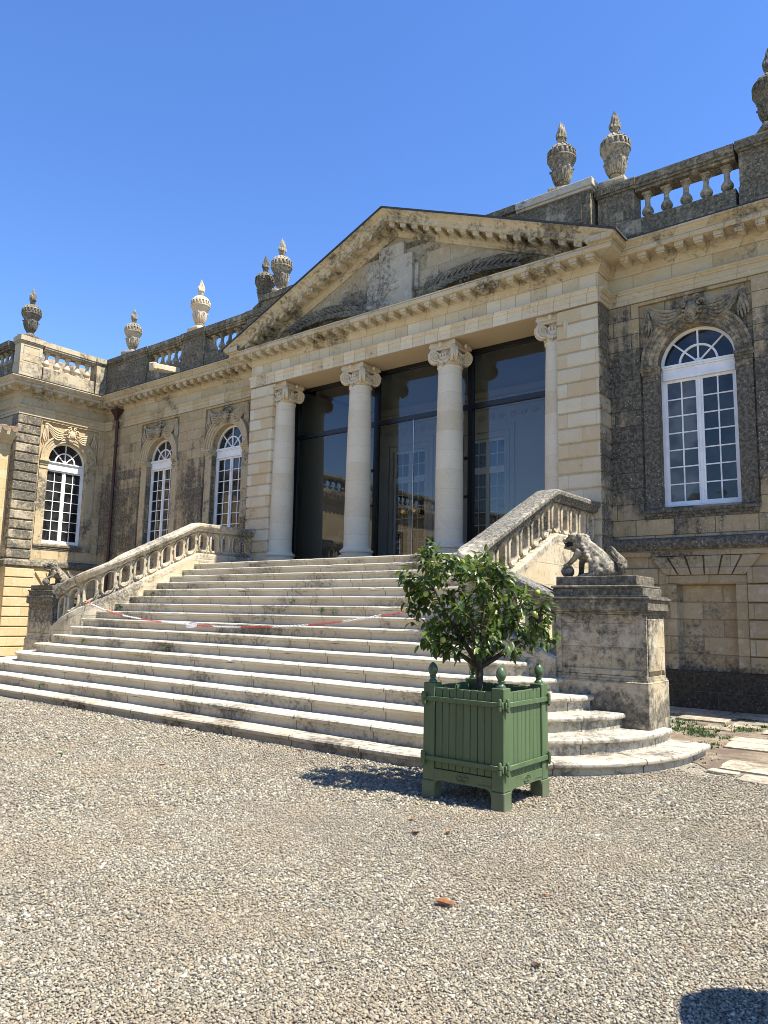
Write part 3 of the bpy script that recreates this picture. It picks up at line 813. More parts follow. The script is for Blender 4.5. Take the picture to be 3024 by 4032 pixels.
for sg in (-1, 1):                                       # carved palm branches either side of the tablet
    def stem(t): return Vector((sg*(.80+2.75*t), -.10-.05*math.sin(math.pi*t), 9.10+.40*math.sin(math.pi*(.10+.62*t))-.10*t))
    tube(bm, [stem(i/14) for i in range(15)], [.075*(1-.75*i/14)+.01 for i in range(15)], 7)
    for i in range(17):
        t = .06+.90*i/16; p = stem(t); d = (stem(t+.02)-stem(t)).normalized(); n_ = Vector((-d.z*sg, 0, d.x*sg))
        for up, Lf in ((1, .68-.30*abs(t-.35)), (-1, .34-.12*t)):
            Lf *= rd.uniform(.85, 1.1); pts = []; rad = []
            for j in range(7):
                u = j/6
                pts.append(p + d*(Lf*(.35*u+.65*u*u)) + n_*(up*Lf*.62*(u-.45*u*u)) + Vector((0, -.05*math.sin(math.pi*u), 0))); rad.append(.036*math.sin(math.pi*(.2+.78*u))+.005)
            if min(q.z for q in pts) > 9.07: tube(bm, pts, rad, 6)
    for k in range(4):                                   # curling horns near the root
        c = Vector((sg*(1.15+.34*k), -.12, 9.40+.09*math.sin(k*1.3))); pts = []; rad = []
        for i in range(13):
            t = i/12; th = R(215)-t*R(360); q = .17*(1-.65*t)
            pts.append((c.x+sg*q*math.cos(th), c.y-.05*t, c.z+q*math.sin(th))); rad.append(.042*(1-.6*t)+.006)
        tube(bm, pts, rad, 6)
for i in range(26):
    ball(bm, (-.95+.075*i, -.07+rd.uniform(-.02, .02), 9.12+rd.uniform(0, .07)), rd.uniform(.05, .08), 7, 5)
mk('carved_palms', bm, M['palm'], ped, smooth=60)

# --- parapet -------------------------------------------------------------
def baluster_mesh(h=.60):
    bm = NB(); s = h/.60
    box(bm, -.095, .095, -.095, .095, 0, .055*s, .006)
    lathe(bm, [(.075, .055*s), (.08, .075*s), (.062, .09*s), (.055, .10*s), (.10, .135*s), (.118, .175*s), (.112, .22*s), (.085, .27*s), (.060, .31*s), (.053, .38*s), (.052, .46*s), (.06, .485*s), (.078, .495*s), (.078, .515*s), (.062, .525*s), (.07, .54*s), (.085, .55*s)], seg=14)
    box(bm, -.092, .092, -.092, .092, .548*s, .60*s, .006)
    return bm
PF = .30                      # parapet face
def para_seg(name, x0, x1, xf, mat, solid=False, zt=10.63, yf=PF, th=.42, cap=.05, z0=9.18, zp=9.73, zr=10.33, parent=palace, nb=5, bal=None):
    """one stretch of parapet: plinth, balusters or a solid pedestal die, and a coping"""
    bm = NB()
    if solid:
        box(bm, x0, x1, yf, yf+th, z0, zt-.20); box(bm, x0-.015, x1+.015, yf-.03, yf+th+.03, z0, zp-.02)
        box(bm, x0-.02, x1+.02, yf-.035, yf+th+.035, zt-.22, zt-.17); box(bm, x0-.05, x1+.05, yf-.065, yf+th+.065, zt-.168, zt)
        if x1-x0 > .5:
            for a, b, c, d in ((x0+.09, x1-.09, zp+.06, zp+.075), (x0+.09, x1-.09, zt-.33, zt-.315), (x0+.09, x0+.105, zp+.075, zt-.33), (x1-.105, x1-.09, zp+.075, zt-.33)):
                box(bm, a, b, yf-.012, yf+.002, c, d)
        return mk(name, bm, mat, parent, xf)
    box(bm, x0, x1, yf-.02, yf+th+.02, z0, zp-.03); box(bm, x0, x1, yf+.02, yf+th-.02, zp-.028, zp)
    box(bm, x0, x1, yf+.02, yf+th-.02, zr, zr+.06); box(bm, x0, x1, yf-.02, yf+th+.02, zr+.062, zr+.12); box(bm, x0, x1, yf-.045, yf+th+.045, zr+.122, zt-.01)
    s = mk(name, bm, mat, parent, xf)
    L_ = x1-x0
    for i in range(nb):
        b = baluster_mesh(zr-zp)
        X = Matrix.Translation((x0+L_*(i+.5)/nb, yf+th/2, zp))
        mk('baluster', b, bal or M['urn'], s, (xf @ X) if xf is not None else X, smooth=40)
    return s
para_seg('parapet_pedestal', 5.16, 5.93, None, M['parapet'], True, 10.63)
para_seg('parapet_balustrade', 5.95, 7.86, None, M['parapet'])
para_seg('parapet_pedestal', 7.93, 8.95, None, M['parapet'], True)
para_seg('parapet_balustrade', 9.02, 13.2, None, M['parapet'], nb=11)
# attic wall behind the pediment
bm = NB(); box(bm, -5.08, 5.08, .10, .95, 9.18, 10.66); box(bm, -4.9, 4.9, .06, .1, 9.9, 10.5)
at = mk('attic_wall', bm, M['parapet'], palace)
bm = NB(); box(bm, -5.14, 3.35, .02, 1.0, 10.662, 10.83, .01); mk('attic_coping', bm, M['parapet'], at)
bm = NB(); box(bm, 3.352, 5.16, .015, 1.005, 10.662, 10.83, .01); box(bm, 3.352, 5.12, .05, .97, 10.60, 10.66); mk('attic_coping', bm, M['coping_new'], at)
para_seg('parapet_pedestal', -5.93, -5.16, None, M['parapet'], True)
para_seg('parapet_balustrade', -7.86, -6.0, None, M['parapet'])
para_seg('parapet_pedestal', -9.07, -7.93, None, M['parapet'], True)
para_seg('parapet_balustrade', -10.98, -9.14, None, M['parapet'])
para_seg('parapet_pedestal', -13.62, -11.06, None, M['parapet'], True)
PW = Matrix.Translation((XW+.25+PF, 0, 0)) @ ROT   # wing parapet: local y = PF is 0.25 in front of the wall
para_seg('parapet_pedestal', -2.86, -2.12, PW, M['parapet_sun'], True)
para_seg('parapet_balustrade', -2.06, -.17, PW, M['parapet_sun'], bal=M['urn_pale'])
para_seg('parapet_pedestal', -.10, .285, PW, M['parapet_sun'], True, zt=10.618)
PWF = Matrix.Translation((0, -2.6-.25-PF, 0))
para_seg('parapet_balustrade', -16.6, -14.42, PWF, M['parapet'], nb=6)
para_seg('parapet_pedestal', -17.6, -16.67, PWF, M['parapet'], True)
# roof slabs behind the parapets close the building
bm = NB(); box(bm, -20, 14.5, .75, 9, 9.19, 9.3); box(bm, -20, -14.0, -2.0, .74, 9.19, 9.3); mk('flat_roof', bm, M['slate'], palace)
bm = NB(); box(bm, -20, -14.36, -2.09, 9, 0, 9.18); box(bm, -14.3, -5.3, 2.0, 9, 0, 9.18); box(bm, -5.3, 5.3, 5.2, 9, 0, 9.18); box(bm, 5.3, 14.5, 2.0, 9, 0, 9.18); box(bm, 14.45, 14.6, .56, 2, 0, 9.18); mk('rear_mass', bm, M['dark'], palace)
bm = NB(); box(bm, -15.3, -14.75, -1.9, .6, 9.31, 10.50); mk('roof_upstand', bm, M['parapet_sun'], palace)
# water spout and downpipe
bm = NB()
sp = [(-9.72, -.02, 9.42), (-9.72, -.55, 9.36), (-9.74, -.92, 9.31)]
b2 = NB(); box(b2, -.115, .115, -.62, .4, -.11, .10, .03); box(b2, -.14, .14, -.70, -.56, -.14, .12, .03); roughen(b2, .03, 6); b2.transform(Matrix.Translation((-9.22, -.05, 9.36)) @ Matrix.Rotation(R(5), 4, 'X'))
bm.free(); mk('water_spout', b2, M['urn_pale'], palace)
bm = NB(); tube(bm, [(-12.85, .44, 8.35), (-12.85, .44, 6.6), (-12.85, .44, 3.0), (-12.85, .42, .1)], .055, 12)
for z in (7.35, 6.05, 4.6, 3.4): tube(bm, [(-12.85, .44, z), (-12.85, .44, z+.07)], .075, 12)
dp = mk('downpipe', bm, M['pipe'], palace, smooth=40)
bm = NB()
for z0, z1, a, b in ((8.30, 8.45, .07, .09), (8.45, 8.62, .09, .19), (8.62, 8.70, .19, .23)):
    vs = [bm.verts.new((-12.85+sx*q, .40+sy*q*.6, z)) for z, q in ((z0, a), (z1, b)) for sx, sy in ((-1, -1), (1, -1), (1, 1), (-1, 1))]
    for f in ((0, 1, 5, 4), (1, 2, 6, 5), (2, 3, 7, 6), (3, 0, 4, 7), (3, 2, 1, 0), (4, 5, 6, 7)): bm.faces.new([vs[i] for i in f])
mk('rain_hopper', bm, M['pipe'], dp)

# --- lower side wing closing the court on the left ------------------------
lw = empty('side_range', (-14.1, -10, 0))
tag(lw, 'lower yellow stone side range with tiled eaves running out of frame at the left edge', 'side range')
XL = -14.12
LXF = Matrix.Translation((XL, 0, 0)) @ ROT      # local x = world y, local y=0 the wall
bm = NB()
wins = [-6.6-3.4*i for i in range(9)]
plate(bm, [rect(-38, -2.6, 0, 7.06)] + [rect(c-.6, c+.6, 3.5, 6.2) for c in wins], 0, .5); mk('wall', bm, M['basement_sun'], lw, LXF)
bm = NB(); sweep(bm, [(XL, -2.62), (XL, -38)], [(0, 6.98), (.06, 7.0), (.10, 7.08), (.24, 7.15), (.34, 7.24), (.36, 7.34), (.38, 7.40), (0, 7.43)])
mk('cornice', bm, M['cornice'], lw)
bm = NB()
for i in range(118): tube(bm, [(XL+.45, -2.75-i*.3, 7.43), (XL-.6, -2.75-i*.3, 7.62)], .10, 8)
box(bm, XL-.7, XL+.38, -38, -2.62, 7.40, 7.45); mk('eaves_tiles', bm, M['tile'], lw)
bm = NB(); sweep(bm, [(XL, -2.62), (XL, -38)], [(0, 2.90), (.08, 2.93), (.11, 2.97), (.11, 3.10), (.03, 3.17), (0, 3.18)]); mk('string_course', bm, M['rust_dark'], lw)
for c in wins:
    bm = NB(); plate(bm, [rect(c-.6, c+.6, 3.5, 6.2), rect(c-.52, c-.05, 3.6, 6.1), rect(c+.05, c+.52, 3.6, 6.1)], .2, .28)
    for i in range(1, 6): box(bm, c-.52, c-.05, .22, .27, 3.6+i*.42-.012, 3.6+i*.42+.012); box(bm, c+.05, c+.52, .22, .27, 3.6+i*.42-.012, 3.6+i*.42+.012)
    wq = mk('window', bm, M['white'], lw, LXF)
    bm = NB(); vs = [bm.verts.new(p) for p in ((c-.6, .25, 3.5), (c+.6, .25, 3.5), (c+.6, .25, 6.2), (c-.6, .25, 6.2))]; bm.faces.new(vs); mk('glass_panes', bm, M['pane'], wq, LXF)
bm = NB(); box(bm, -38, -2.61, .55, 6, 0, 7.38); mk('rear_mass', bm, M['dark'], lw, LXF)
PL = Matrix.Translation((XL+.10+PF, 0, 0)) @ ROT
for i in range(8):
    y1 = -6.4-i*3.4
    para_seg('parapet_balustrade', y1-2.6, y1, PL, M['parapet_sun'], parent=lw, z0=7.45, zp=7.75, zr=8.25, zt=8.5, nb=6)
    para_seg('parapet_pedestal', y1-3.35, y1-2.65, PL, M['parapet_sun'], True, parent=lw, z0=7.45, zp=7.75, zr=8.25, zt=8.52)
# range on the far side of the court (behind the photographer, seen in the glazing)
fr_ = empty('far_range', (0, -40, 0))
tag(fr_, 'pale stone range across the court, mirrored in the portico glazing', 'range')
FX = Matrix.Translation((0, -40, 0)) @ Matrix.Rotation(R(180), 4, 'Z')
bm = NB(); wf = [-26+4*i for i in range(14)]
plate(bm, [rect(-34, 30, 0, 8.6)] + [rect(c-.7, c+.7, 3.2, 6.6) for c in wf], 0, .5); mk('wall', bm, M['wall_wing'], fr_, FX)
for c in wf:
    bm = NB(); plate(bm, [rect(c-.7, c+.7, 3.2, 6.6), rect(c-.6, c-.06, 3.3, 6.5), rect(c+.06, c+.6, 3.3, 6.5)], .2, .3); wq = mk('window', bm, M['white'], fr_, FX)
    bm = NB(); box(bm, c-.7, c+.7, .25, .29, 3.2, 6.6); mk('glass_panes', bm, M['pane'], wq, FX)
bm = NB(); box(bm, -34, 30, -.5, .5, 8.6, 9.1); box(bm, -34, 30, -.2, .3, 9.1, 10.3); mk('parapet', bm, M['parapet_sun'], fr_, FX)
# ------------------------------------------------------------------ the flight of steps
stair = empty('stone_staircase', (0, -4, 0))
tag(stair, 'broad flight of sixteen worn white stone steps, lowest ones curving round at both ends', 'staircase')
HS, TR = .1775, .362
def zs_(k): return ZF-(16-k)*HS
def ys_(k): return -2.0-(16-k)*TR
WRT = {1: (8.25, 2.6), 2: (7.90, 2.25), 3: (7.52, 1.90), 4: (7.12, 1.52), 5: (6.72, 1.15), 6: (6.3, .78), 7: (5.95, .45)}
WLT = {1: (8.0, 2.3), 2: (7.25, 1.8), 3: (6.45, 1.35), 4: (5.62, .85), 5: (5.28, .50), 6: (5.15, .42), 7: (5.1, .42)}
def step_path(k):
    """right end -> front -> left end, walking so that outward is on the left"""
    Y = ys_(k); p = []
    if k in WRT:
        W, r = WRT[k]; yb = -4.3 if k == 1 else (-4.6 if k < 5 else -4.4)
        p.append((W, max(yb, Y+r+.05)))
        for i in range(13):
            a = math.pi/2*i/12
            p.append((W-r+r*math.cos(a), Y+r-r*math.sin(a)))
    else: p.append((5.0, Y))
    xl = -(WLT[k][0]-WLT[k][1]) if k in WLT else -5.0
    x0 = p[-1][0]; n = 14
    for i in range(1, n): p.append((x0+(xl-x0)*i/n, Y))
    if k in WLT:
        W, r = WLT[k]; yb = -4.0 if k <= 4 else -4.4
        for i in range(13):
            a = math.pi/2*i/12
            p.append((-W+r-r*math.sin(a), Y+r-r*math.cos(a)))
        p.append((-W, max(yb, Y+r+.05)))
    else: p.append((-5.0, Y))
    return p
for k in range(1, 17):
    path = [Vector(q) for q in step_path(k)]
    # worn, slightly uneven front line
    z1 = zs_(k); z0 = z1-HS-.03 if k > 1 else -.05
    bm = NB(); uvl = bm.loops.layers.uv.new('UVMap')
    prof = [(-.052, z0), (-.052, z1-.078), (-.040, z1-.070), (-.040, z1-.062), (-.004, z1-.056), (.004, z1-.040), (.003, z1-.018), (-.014, z1), (-.30, z1), (-.62, z1)]
    if k == 16: prof[-1] = (-3.0, z1)
    rows = []; dist = 0; us = []
    # resample
    dense = [path[0]]
    for a, b in zip(path, path[1:]):
        n = max(1, int((b-a).length/.12))
        for i in range(1, n+1): dense.append(a.lerp(b, i/n))
    for i, p in enumerate(dense):
        ns = []
        if i > 0: d = (dense[i]-dense[i-1]).normalized(); ns.append(Vector((-d.y, d.x)))
        if i < len(dense)-1: d = (dense[i+1]-dense[i]).normalized(); ns.append(Vector((-d.y, d.x)))
        m = sum(ns, Vector((0, 0))).normalized()
        if i: dist += (dense[i]-dense[i-1]).length
        us.append(dist)
        wob = mnoise.noise(Vector((p.x*1.3, k*7.1, 0)))*.010 + mnoise.noise(Vector((p.x*6, k*3.1, 4)))*.004
        chip = max(0, mnoise.noise(Vector((p.x*9+3*k, p.y*9, k*1.7)))-.42)*.10
        dz = mnoise.noise(Vector((p.x*.8, k*2.3, 9)))*.006
        row = []
        for j, (o, z) in enumerate(prof):
            q = o; zz = z
            if j >= 1: q += wob if j < 8 else 0
            if 3 <= j <= 7: q -= chip
            if j >= 5: zz += dz - (chip*.5 if j in (6, 7) else 0)
            lim = q
            if k in WRT or k in WLT:              # keep inward offsets from folding in tight corners
                lim = max(q, -.62 if k < 6 else -.40)
            row.append(bm.verts.new((p.x+m.x*lim, p.y+m.y*lim, zz)))
        rows.append(row)
    acc = [0]
    for j in range(1, len(prof)): acc.append(acc[-1]+math.hypot(prof[j][0]-prof[j-1][0], prof[j][1]-prof[j-1][1]))
    for i in range(len(rows)-1):
        for j in range(len(prof)-1):
            f = bm.faces.new((rows[i][j], rows[i+1][j], rows[i+1][j+1], rows[i][j+1]))
            for lp, (ii, jj) in zip(f.loops, ((i, j), (i+1, j), (i+1, j+1), (i, j+1))):
                lp[uvl].uv = (us[ii]+k*.47+.13*k*k % 1.7, k*3.0+.1+min(.85, acc[jj]*1.1))
    bm.faces.new(rows[0]); bm.faces.new(list(reversed(rows[-1])))
    mk('step', bm, M['step_first'] if k == 1 else M['step'], stair, smooth=38)
# solid core under the treads so nothing is hollow
bm = NB()
for k in range(2, 17): box(bm, -4.9, 4.9, ys_(k)+.25, .0, zs_(k-1)-.10, zs_(k)-.02)
box(bm, -6.0, 6.4, -6.6, -4.8, -.05, .10)
mk('core', bm, M['step'], stair)

# ------------------------------------------------------------------ balustrades of the stair
def rail_path(sg):
    """centre line of the balustrade: level stretch, slope, then an outward turn and a short run to the pedestal"""
    if sg > 0: cx, cy, r, xe, zend = 5.52, -4.32, .52, 6.6, 1.90
    else: cx, cy, r, xe, zend = 5.85, -3.95, .85, 6.12, 1.99
    ys0 = 3.87-(-1.9-cy)*.483
    L1, L2, L3, L4 = 1.9, -1.9-cy, r*math.pi/2, xe-cx
    k = (ys0-zend)/(L3+L4)
    def f(s):
        if s <= L1: return Vector((sg*5.0, -s, 3.87)), Vector((0, -1)), 0
        if s <= L1+L2:
            return Vector((sg*5.0, -s, 3.87-.483*(s-L1))), Vector((0, -1)), .483
        q = s-L1-L2
        if q <= L3:
            a = q/r
            return Vector((sg*(cx-r*math.cos(a)), cy-r*math.sin(a), ys0-k*q)), Vector((sg*math.sin(a), -math.cos(a))), k
        q = min(q, L3+L4)
        return Vector((sg*(cx+q-L3), cy-r, ys0-k*q)), Vector((sg, 0)), k
    return f, L1+L2+L3+L4
def build_rail(sg, label, rail_mat, ring_mat):
    f, L = rail_path(sg)
    root = empty('stair_balustrade', (sg*5.0, -2.5, 0)); tag(root, label, 'balustrade', 'pierced balustrades of the stair')
    def at(s, t, h):
        p, d, _ = f(s); n = Vector((d.y, -d.x))*1.0
        return Vector((p.x+n.x*t, p.y+n.y*t, p.z+h))
    def run(name, prof, mat, s0=0.0, s1=None, parent=root):
        bm = NB(); s1 = s1 or L; n = 46
        ss = sorted(set([s0+(s1-s0)*i/n for i in range(n+1)] + [1.9]))
        pts = []; lats = []
        for s in ss:
            p, d, _ = f(s); pts.append(p); lats.append((d.y, -d.x))
        sweep3(bm, pts, lats, prof)
        for v in bm.verts: v.co += mnoise.noise_vector(v.co*7)*.006
        return mk(name, bm, mat, parent, smooth=30)
    run('handrail', [(-.20, -.10), (-.215, -.09), (-.22, -.035), (-.20, -.005), (-.10, .004), (.10, .004), (.20, -.005), (.22, -.035), (.215, -.09), (.20, -.10), (.17, -.125), (.165, -.17), (.13, -.205), (-.13, -.205), (-.165, -.17), (-.17, -.125)], rail_mat)
    run('plinth_course', [(-.16, -.79), (.16, -.79), (.19, -.82), (.19, -.93), (-.19, -.93), (-.19, -.82)], ring_mat)
    # flank wall down to the ground
    bm = NB(); n = 46; ss = sorted(set([L*i/n for i in range(n+1)] + [1.9]))
    rows = []
    for s in ss:
        a, b = at(s, -.185, -.92), at(s, .185, -.92)
        rows.append([bm.verts.new((a.x, a.y, -.05)), bm.verts.new(a), bm.verts.new(b), bm.verts.new((b.x, b.y, -.05))])
    for a, b in zip(rows, rows[1:]):
        for j in range(3): bm.faces.new((a[j], a[j+1], b[j+1], b[j]))
    bm.faces.new(rows[0]); bm.faces.new(rows[-1])
    bmesh.ops.recalc_face_normals(bm, faces=bm.faces[:])
    mk('flank_wall', bm, M['strwall'], root)
    # pierced oval panels
    N = round(L/.38); p_ = L/N
    hb, ht = -.79, -.205; zc = (hb+ht)/2
    def stad(hw, hh, n=10):
        r = hw; pts = []
        for i in range(n+1): a = math.pi*i/n; pts.append((r*math.cos(a), zc+hh-r+r*math.sin(a)))
        for i in range(n+1): a = math.pi+math.pi*i/n; pts.append((r*math.cos(a), zc-hh+r+r*math.sin(a)))
        return pts
    hole = stad(.104, .238); rin = stad(.102, .236); rout = stad(.158, .276)
    for k in range(N):
        s0 = (k+.5)*p_; hw = p_/2
        bm = NB()
        # panel with the oval and half slots to the neighbours
        def edge(x):
            return [(x, hb)] + [(x, hb+(ht-hb)*i/6) for i in range(1, 6)] + [(x, ht)]
        sl = .026
        def slot(sgn):           # half slot notched into the side
            x = sgn*hw; q = [(x, zc-.062), (x-sgn*sl*.7, zc-.054), (x-sgn*sl, zc-.035), (x-sgn*sl, zc+.035), (x-sgn*sl*.7, zc+.054), (x, zc+.062)]
            return q
        outl = [(-hw, hb), (-hw*.5, hb), (0, hb), (hw*.5, hb), (hw, hb)] + slot(1) + [(hw, ht), (hw*.5, ht), (0, ht), (-hw*.5, ht), (-hw, ht)] + list(reversed(slot(-1)))
        plate(bm, [outl, hole], -.048, .048, both=True)
        # raised ring on both faces
        m = len(rin)
        cross = [(rin, -.047), (rin, -.078), (None, -.098), (rout, -.078), (rout, -.046)]
        mid = [((a[0]+b[0])/2, (a[1]+b[1])/2) for a, b in zip(rin, rout)]
        for sd in (1, -1):
            rings = []
            for lp, y in cross:
                lp = lp or mid
                rings.append([bm.verts.new((x, y*sd, z)) for x, z in lp])
            for a, b in zip(rings, rings[1:]):
                for i in range(m):
                    j = (i+1) % m; bm.faces.new((a[i], a[j], b[j], b[i]))
            # shell at the foot of the oval, bosses and links between the ovals
            ball(bm, (0, -.058*sd, zc-.240), (.09, .034, .055), 9, 6)
            for zz in (zc+.235, zc-.235):
                ball(bm, (hw-.012, -.055*sd, zz), (.032, .032, .032), 8, 6)
        bmesh.ops.recalc_face_normals(bm, faces=bm.faces[:])
        for v in bm.verts:
            q = at(min(L, max(0, s0+v.co.x)), v.co.y*-1, v.co.z)
            v.co = q + mnoise.noise_vector(q*9)*.006
        mk('pierced_oval', bm, ring_mat, root, smooth=45)
    return root
build_rail(1, 'lichen darkened pierced stair balustrade rising behind the orange tree to the right column', M['rail_grey'], M['ring'])
build_rail(-1, 'pale pierced stair balustrade on the far left of the steps, the chain tied to it', M['rail_pale'], M['ring'])

# ------------------------------------------------------------------ pedestals and stone lions
def pedestal(x0, x1, y0, y1, label, mat, sg):
    root = empty('stone_pedestal', ((x0+x1)/2, (y0+y1)/2, 0)); tag(root, label, 'pedestal', 'lion pedestals')
    bm = NB(); box(bm, x0-.03, x1+.03, y0-.03, y1+.03, -.05, .86, .01); box(bm, x0-.015, x1+.015, y0-.015, y1+.015, .86, .885); box(bm, x0+.0, x1-.0, y0+.0, y1-.0, .885, .92)
    mk('base', bm, mat, root)
    bm = NB()
    box(bm, x0+.03, x1-.03, y0+.03, y1-.03, .92, 1.66)
    # raised frame round the sunk panel on the four faces
    w = .07
    for a, b, c, d in ((x0+.0, x1, .925, .99), (x0, x1, 1.60, 1.655), (x0, x0+w, .99, 1.60), (x1-w, x1, .99, 1.60)):
        box(bm, a, b, y0+.008, y0+.04, c, d); box(bm, a, b, y1-.04, y1-.008, c, d)
    box(bm, x1-.045, x1+.012, y0+.06, y1-.06, .98, 1.61, .008); box(bm, x0-.012, x0+.045, y0+.06, y1-.06, .98, 1.61, .008)
    box(bm, x0+.14, x1-.14, y0+.022, y0+.06, 1.04, 1.55, .006)
    mk('die', bm, mat, root)
    bm = NB()
    for e, a, b in ((.0, 1.66, 1.69), (.03, 1.69, 1.71), (.045, 1.71, 1.84), (.07, 1.84, 1.868), (.05, 1.868, 1.885)): box(bm, x0-e, x1+e, y0-e, y1+e, a, b, .004)
    box(bm, x0-.04, x1-.02, y0-.005, y1, 1.885, 1.985, .006); box(bm, x0-.06, x1-.04, y0-.03, y1+.03, 1.985, 2.02, .014)
    box(bm, x0+.0, x1-.10, y0+.02, y1-.02, 2.02, 2.135, .008)
    for v in bm.verts: v.co += mnoise.noise_vector(v.co*8)*.005
    mk('cap', bm, mat, root)
pedestal(6.60, 7.76, -5.0, -4.33, 'tall dark stained stone pedestal with sunk panel at the right foot of the steps', M['ped'], 1)
pedestal(-7.25, -6.12, -5.0, -4.33, 'shadowed stone pedestal half hidden behind the left stair balustrade', M['ped'], -1)

def lion_mesh():
    """seated guardian lion facing -X, origin on the pedestal top"""
    bm = NB()
    def E(x, y, z, rx, ry=None, rz=None, rot=0): ball(bm, (x, y, z), (rx, ry or rx, rz or rx), 16, 10, Matrix.Rotation(R(rot), 3, 'Y') if rot else None)
    def T(p, r): tube(bm, p, r, 10)
    # trunk rising from the rump to the neck
    T([(.22, 0, .06), (.19, 0, .13), (.10, 0, .21), (.0, 0, .305), (-.10, 0, .40), (-.18, 0, .47)], [.12, .138, .142, .135, .125, .115])
    E(-.15, 0, .34, .105, .12, .13); E(.19, 0, .10, .13, .155, .12)
    # haunches and hind paws
    for s in (-1, 1):
        E(.045, .125*s, .15, .080, .055, .135, 10); E(.09, .12*s, .08, .10, .06, .07)
        T([(.05, .14*s, .05), (-.04, .145*s, .032), (-.12, .145*s, .028)], [.045, .034, .03])
        for q in (-1, 0, 1): E(-.14, (.145+.022*q)*s, .022, .026, .014, .02)
    # forelegs: near one raised on the ball, far one straight
    T([(-.17, -.10, .37), (-.225, -.125, .30), (-.255, -.12, .255), (-.33, -.09, .208), (-.385, -.06, .188)], [.062, .048, .040, .034, .032])
    for q in (-1, 0, 1): E(-.405, -.06+.025*q, .178, .03, .014, .018)
    T([(-.18, .10, .36), (-.235, .10, .22), (-.245, .10, .10), (-.25, .10, .03)], [.060, .044, .038, .042])
    for q in (-1, 0, 1): E(-.285, .10+.025*q, .022, .03, .014, .022)
    E(-.385, -.04, .091, .091)
    # tail: upright flame standing clear of the back
    T([(.31, 0, .03), (.37, 0, .07), (.405, 0, .14), (.40, 0, .21), (.345, 0, .28), (.285, 0, .35), (.235, 0, .43)], [.035, .04, .05, .052, .044, .032, .015])
    for a in range(5): E(.40-.018*a, (-1)**a*.035, .09+.035*a, .030)
    T([(.39, -.035, .17), (.32, -.03, .26), (.255, -.02, .33), (.225, 0, .42)], [.028, .024, .02, .012])
    # head: low skull, square open jaws, brow curls, ears and mane
    E(-.235, 0, .545, .115, .12, .072); E(-.17, 0, .50, .11, .125, .11); E(-.235, 0, .47, .08, .10, .06)
    E(-.345, 0, .535, .105, .082, .032); E(-.425, 0, .548, .035, .062, .030); E(-.455, 0, .535, .016, .045, .018)
    E(-.335, 0, .425, .105, .072, .028); E(-.425, 0, .432, .028, .055, .022); E(-.28, 0, .40, .07, .06, .04)
    for s in (-1, 1):
        E(-.335, .075*s, .572, .04, .03, .024); E(-.305, .075*s, .598, .055, .038, .024); E(-.18, .12*s, .575, .045, .025, .045)
        T([(-.425, .055*s, .515), (-.42, .057*s, .478)], [.017, .008]); T([(-.40, .055*s, .445), (-.395, .057*s, .478)], [.014, .007])
        E(-.375, .05*s, .565, .025, .02, .02)
        for a in range(5): E(-.14+.03*a, (.10+.01*a)*s, .45-.055*a, .040)
    for a in range(10): E(-.325+.026*a, .05*math.sin(a*2.1), .612-.004*(a-4)**2*.4, .026)
    for a in range(9): E(-.09+.038*a, .03*math.sin(a*2.3), .505-.044*a, .034)      # ridge of the back
    return remeshed(bm, .0085, 1)
lm = lion_mesh()
for loc, rz, lab in (((7.0, -4.66, 2.13), 0, 'lichen spotted seated stone lion with paw on a ball, on the tall right pedestal'), ((-6.55, -4.66, 2.13), 90, 'grey stone lion peering over the left stair balustrade below the wing window')):
    me = lm.copy()
    RZ = Matrix.Rotation(R(rz), 4, 'Z')
    me.transform(RZ)
    rt = empty('stone_lion', loc); tag(rt, lab, 'statue', 'stone guardian lions')
    bm = NB(); bm.from_mesh(me)
    for v in bm.verts: v.co += mnoise.noise_vector(v.co*14)*.006
    # mouth gap: a near-black block fills it, shade painted between the jaws
    LS = Matrix.Translation(loc) @ Matrix.Scale(.94 if not rz else .88, 4)
    mk('body', bm, M['urn_dark'] if rz else M['lion'], rt, LS, smooth=60)
    bm = NB()
    box(bm, -.418, -.27, -.058, .058, .452, .506, .008); bm.transform(Matrix())
    ball(bm, (-.385, 0, .462), (.06, .035, .014), 10, 6); bm.transform(RZ)
    mk('mouth_shade', bm, M['dark'], rt, LS)

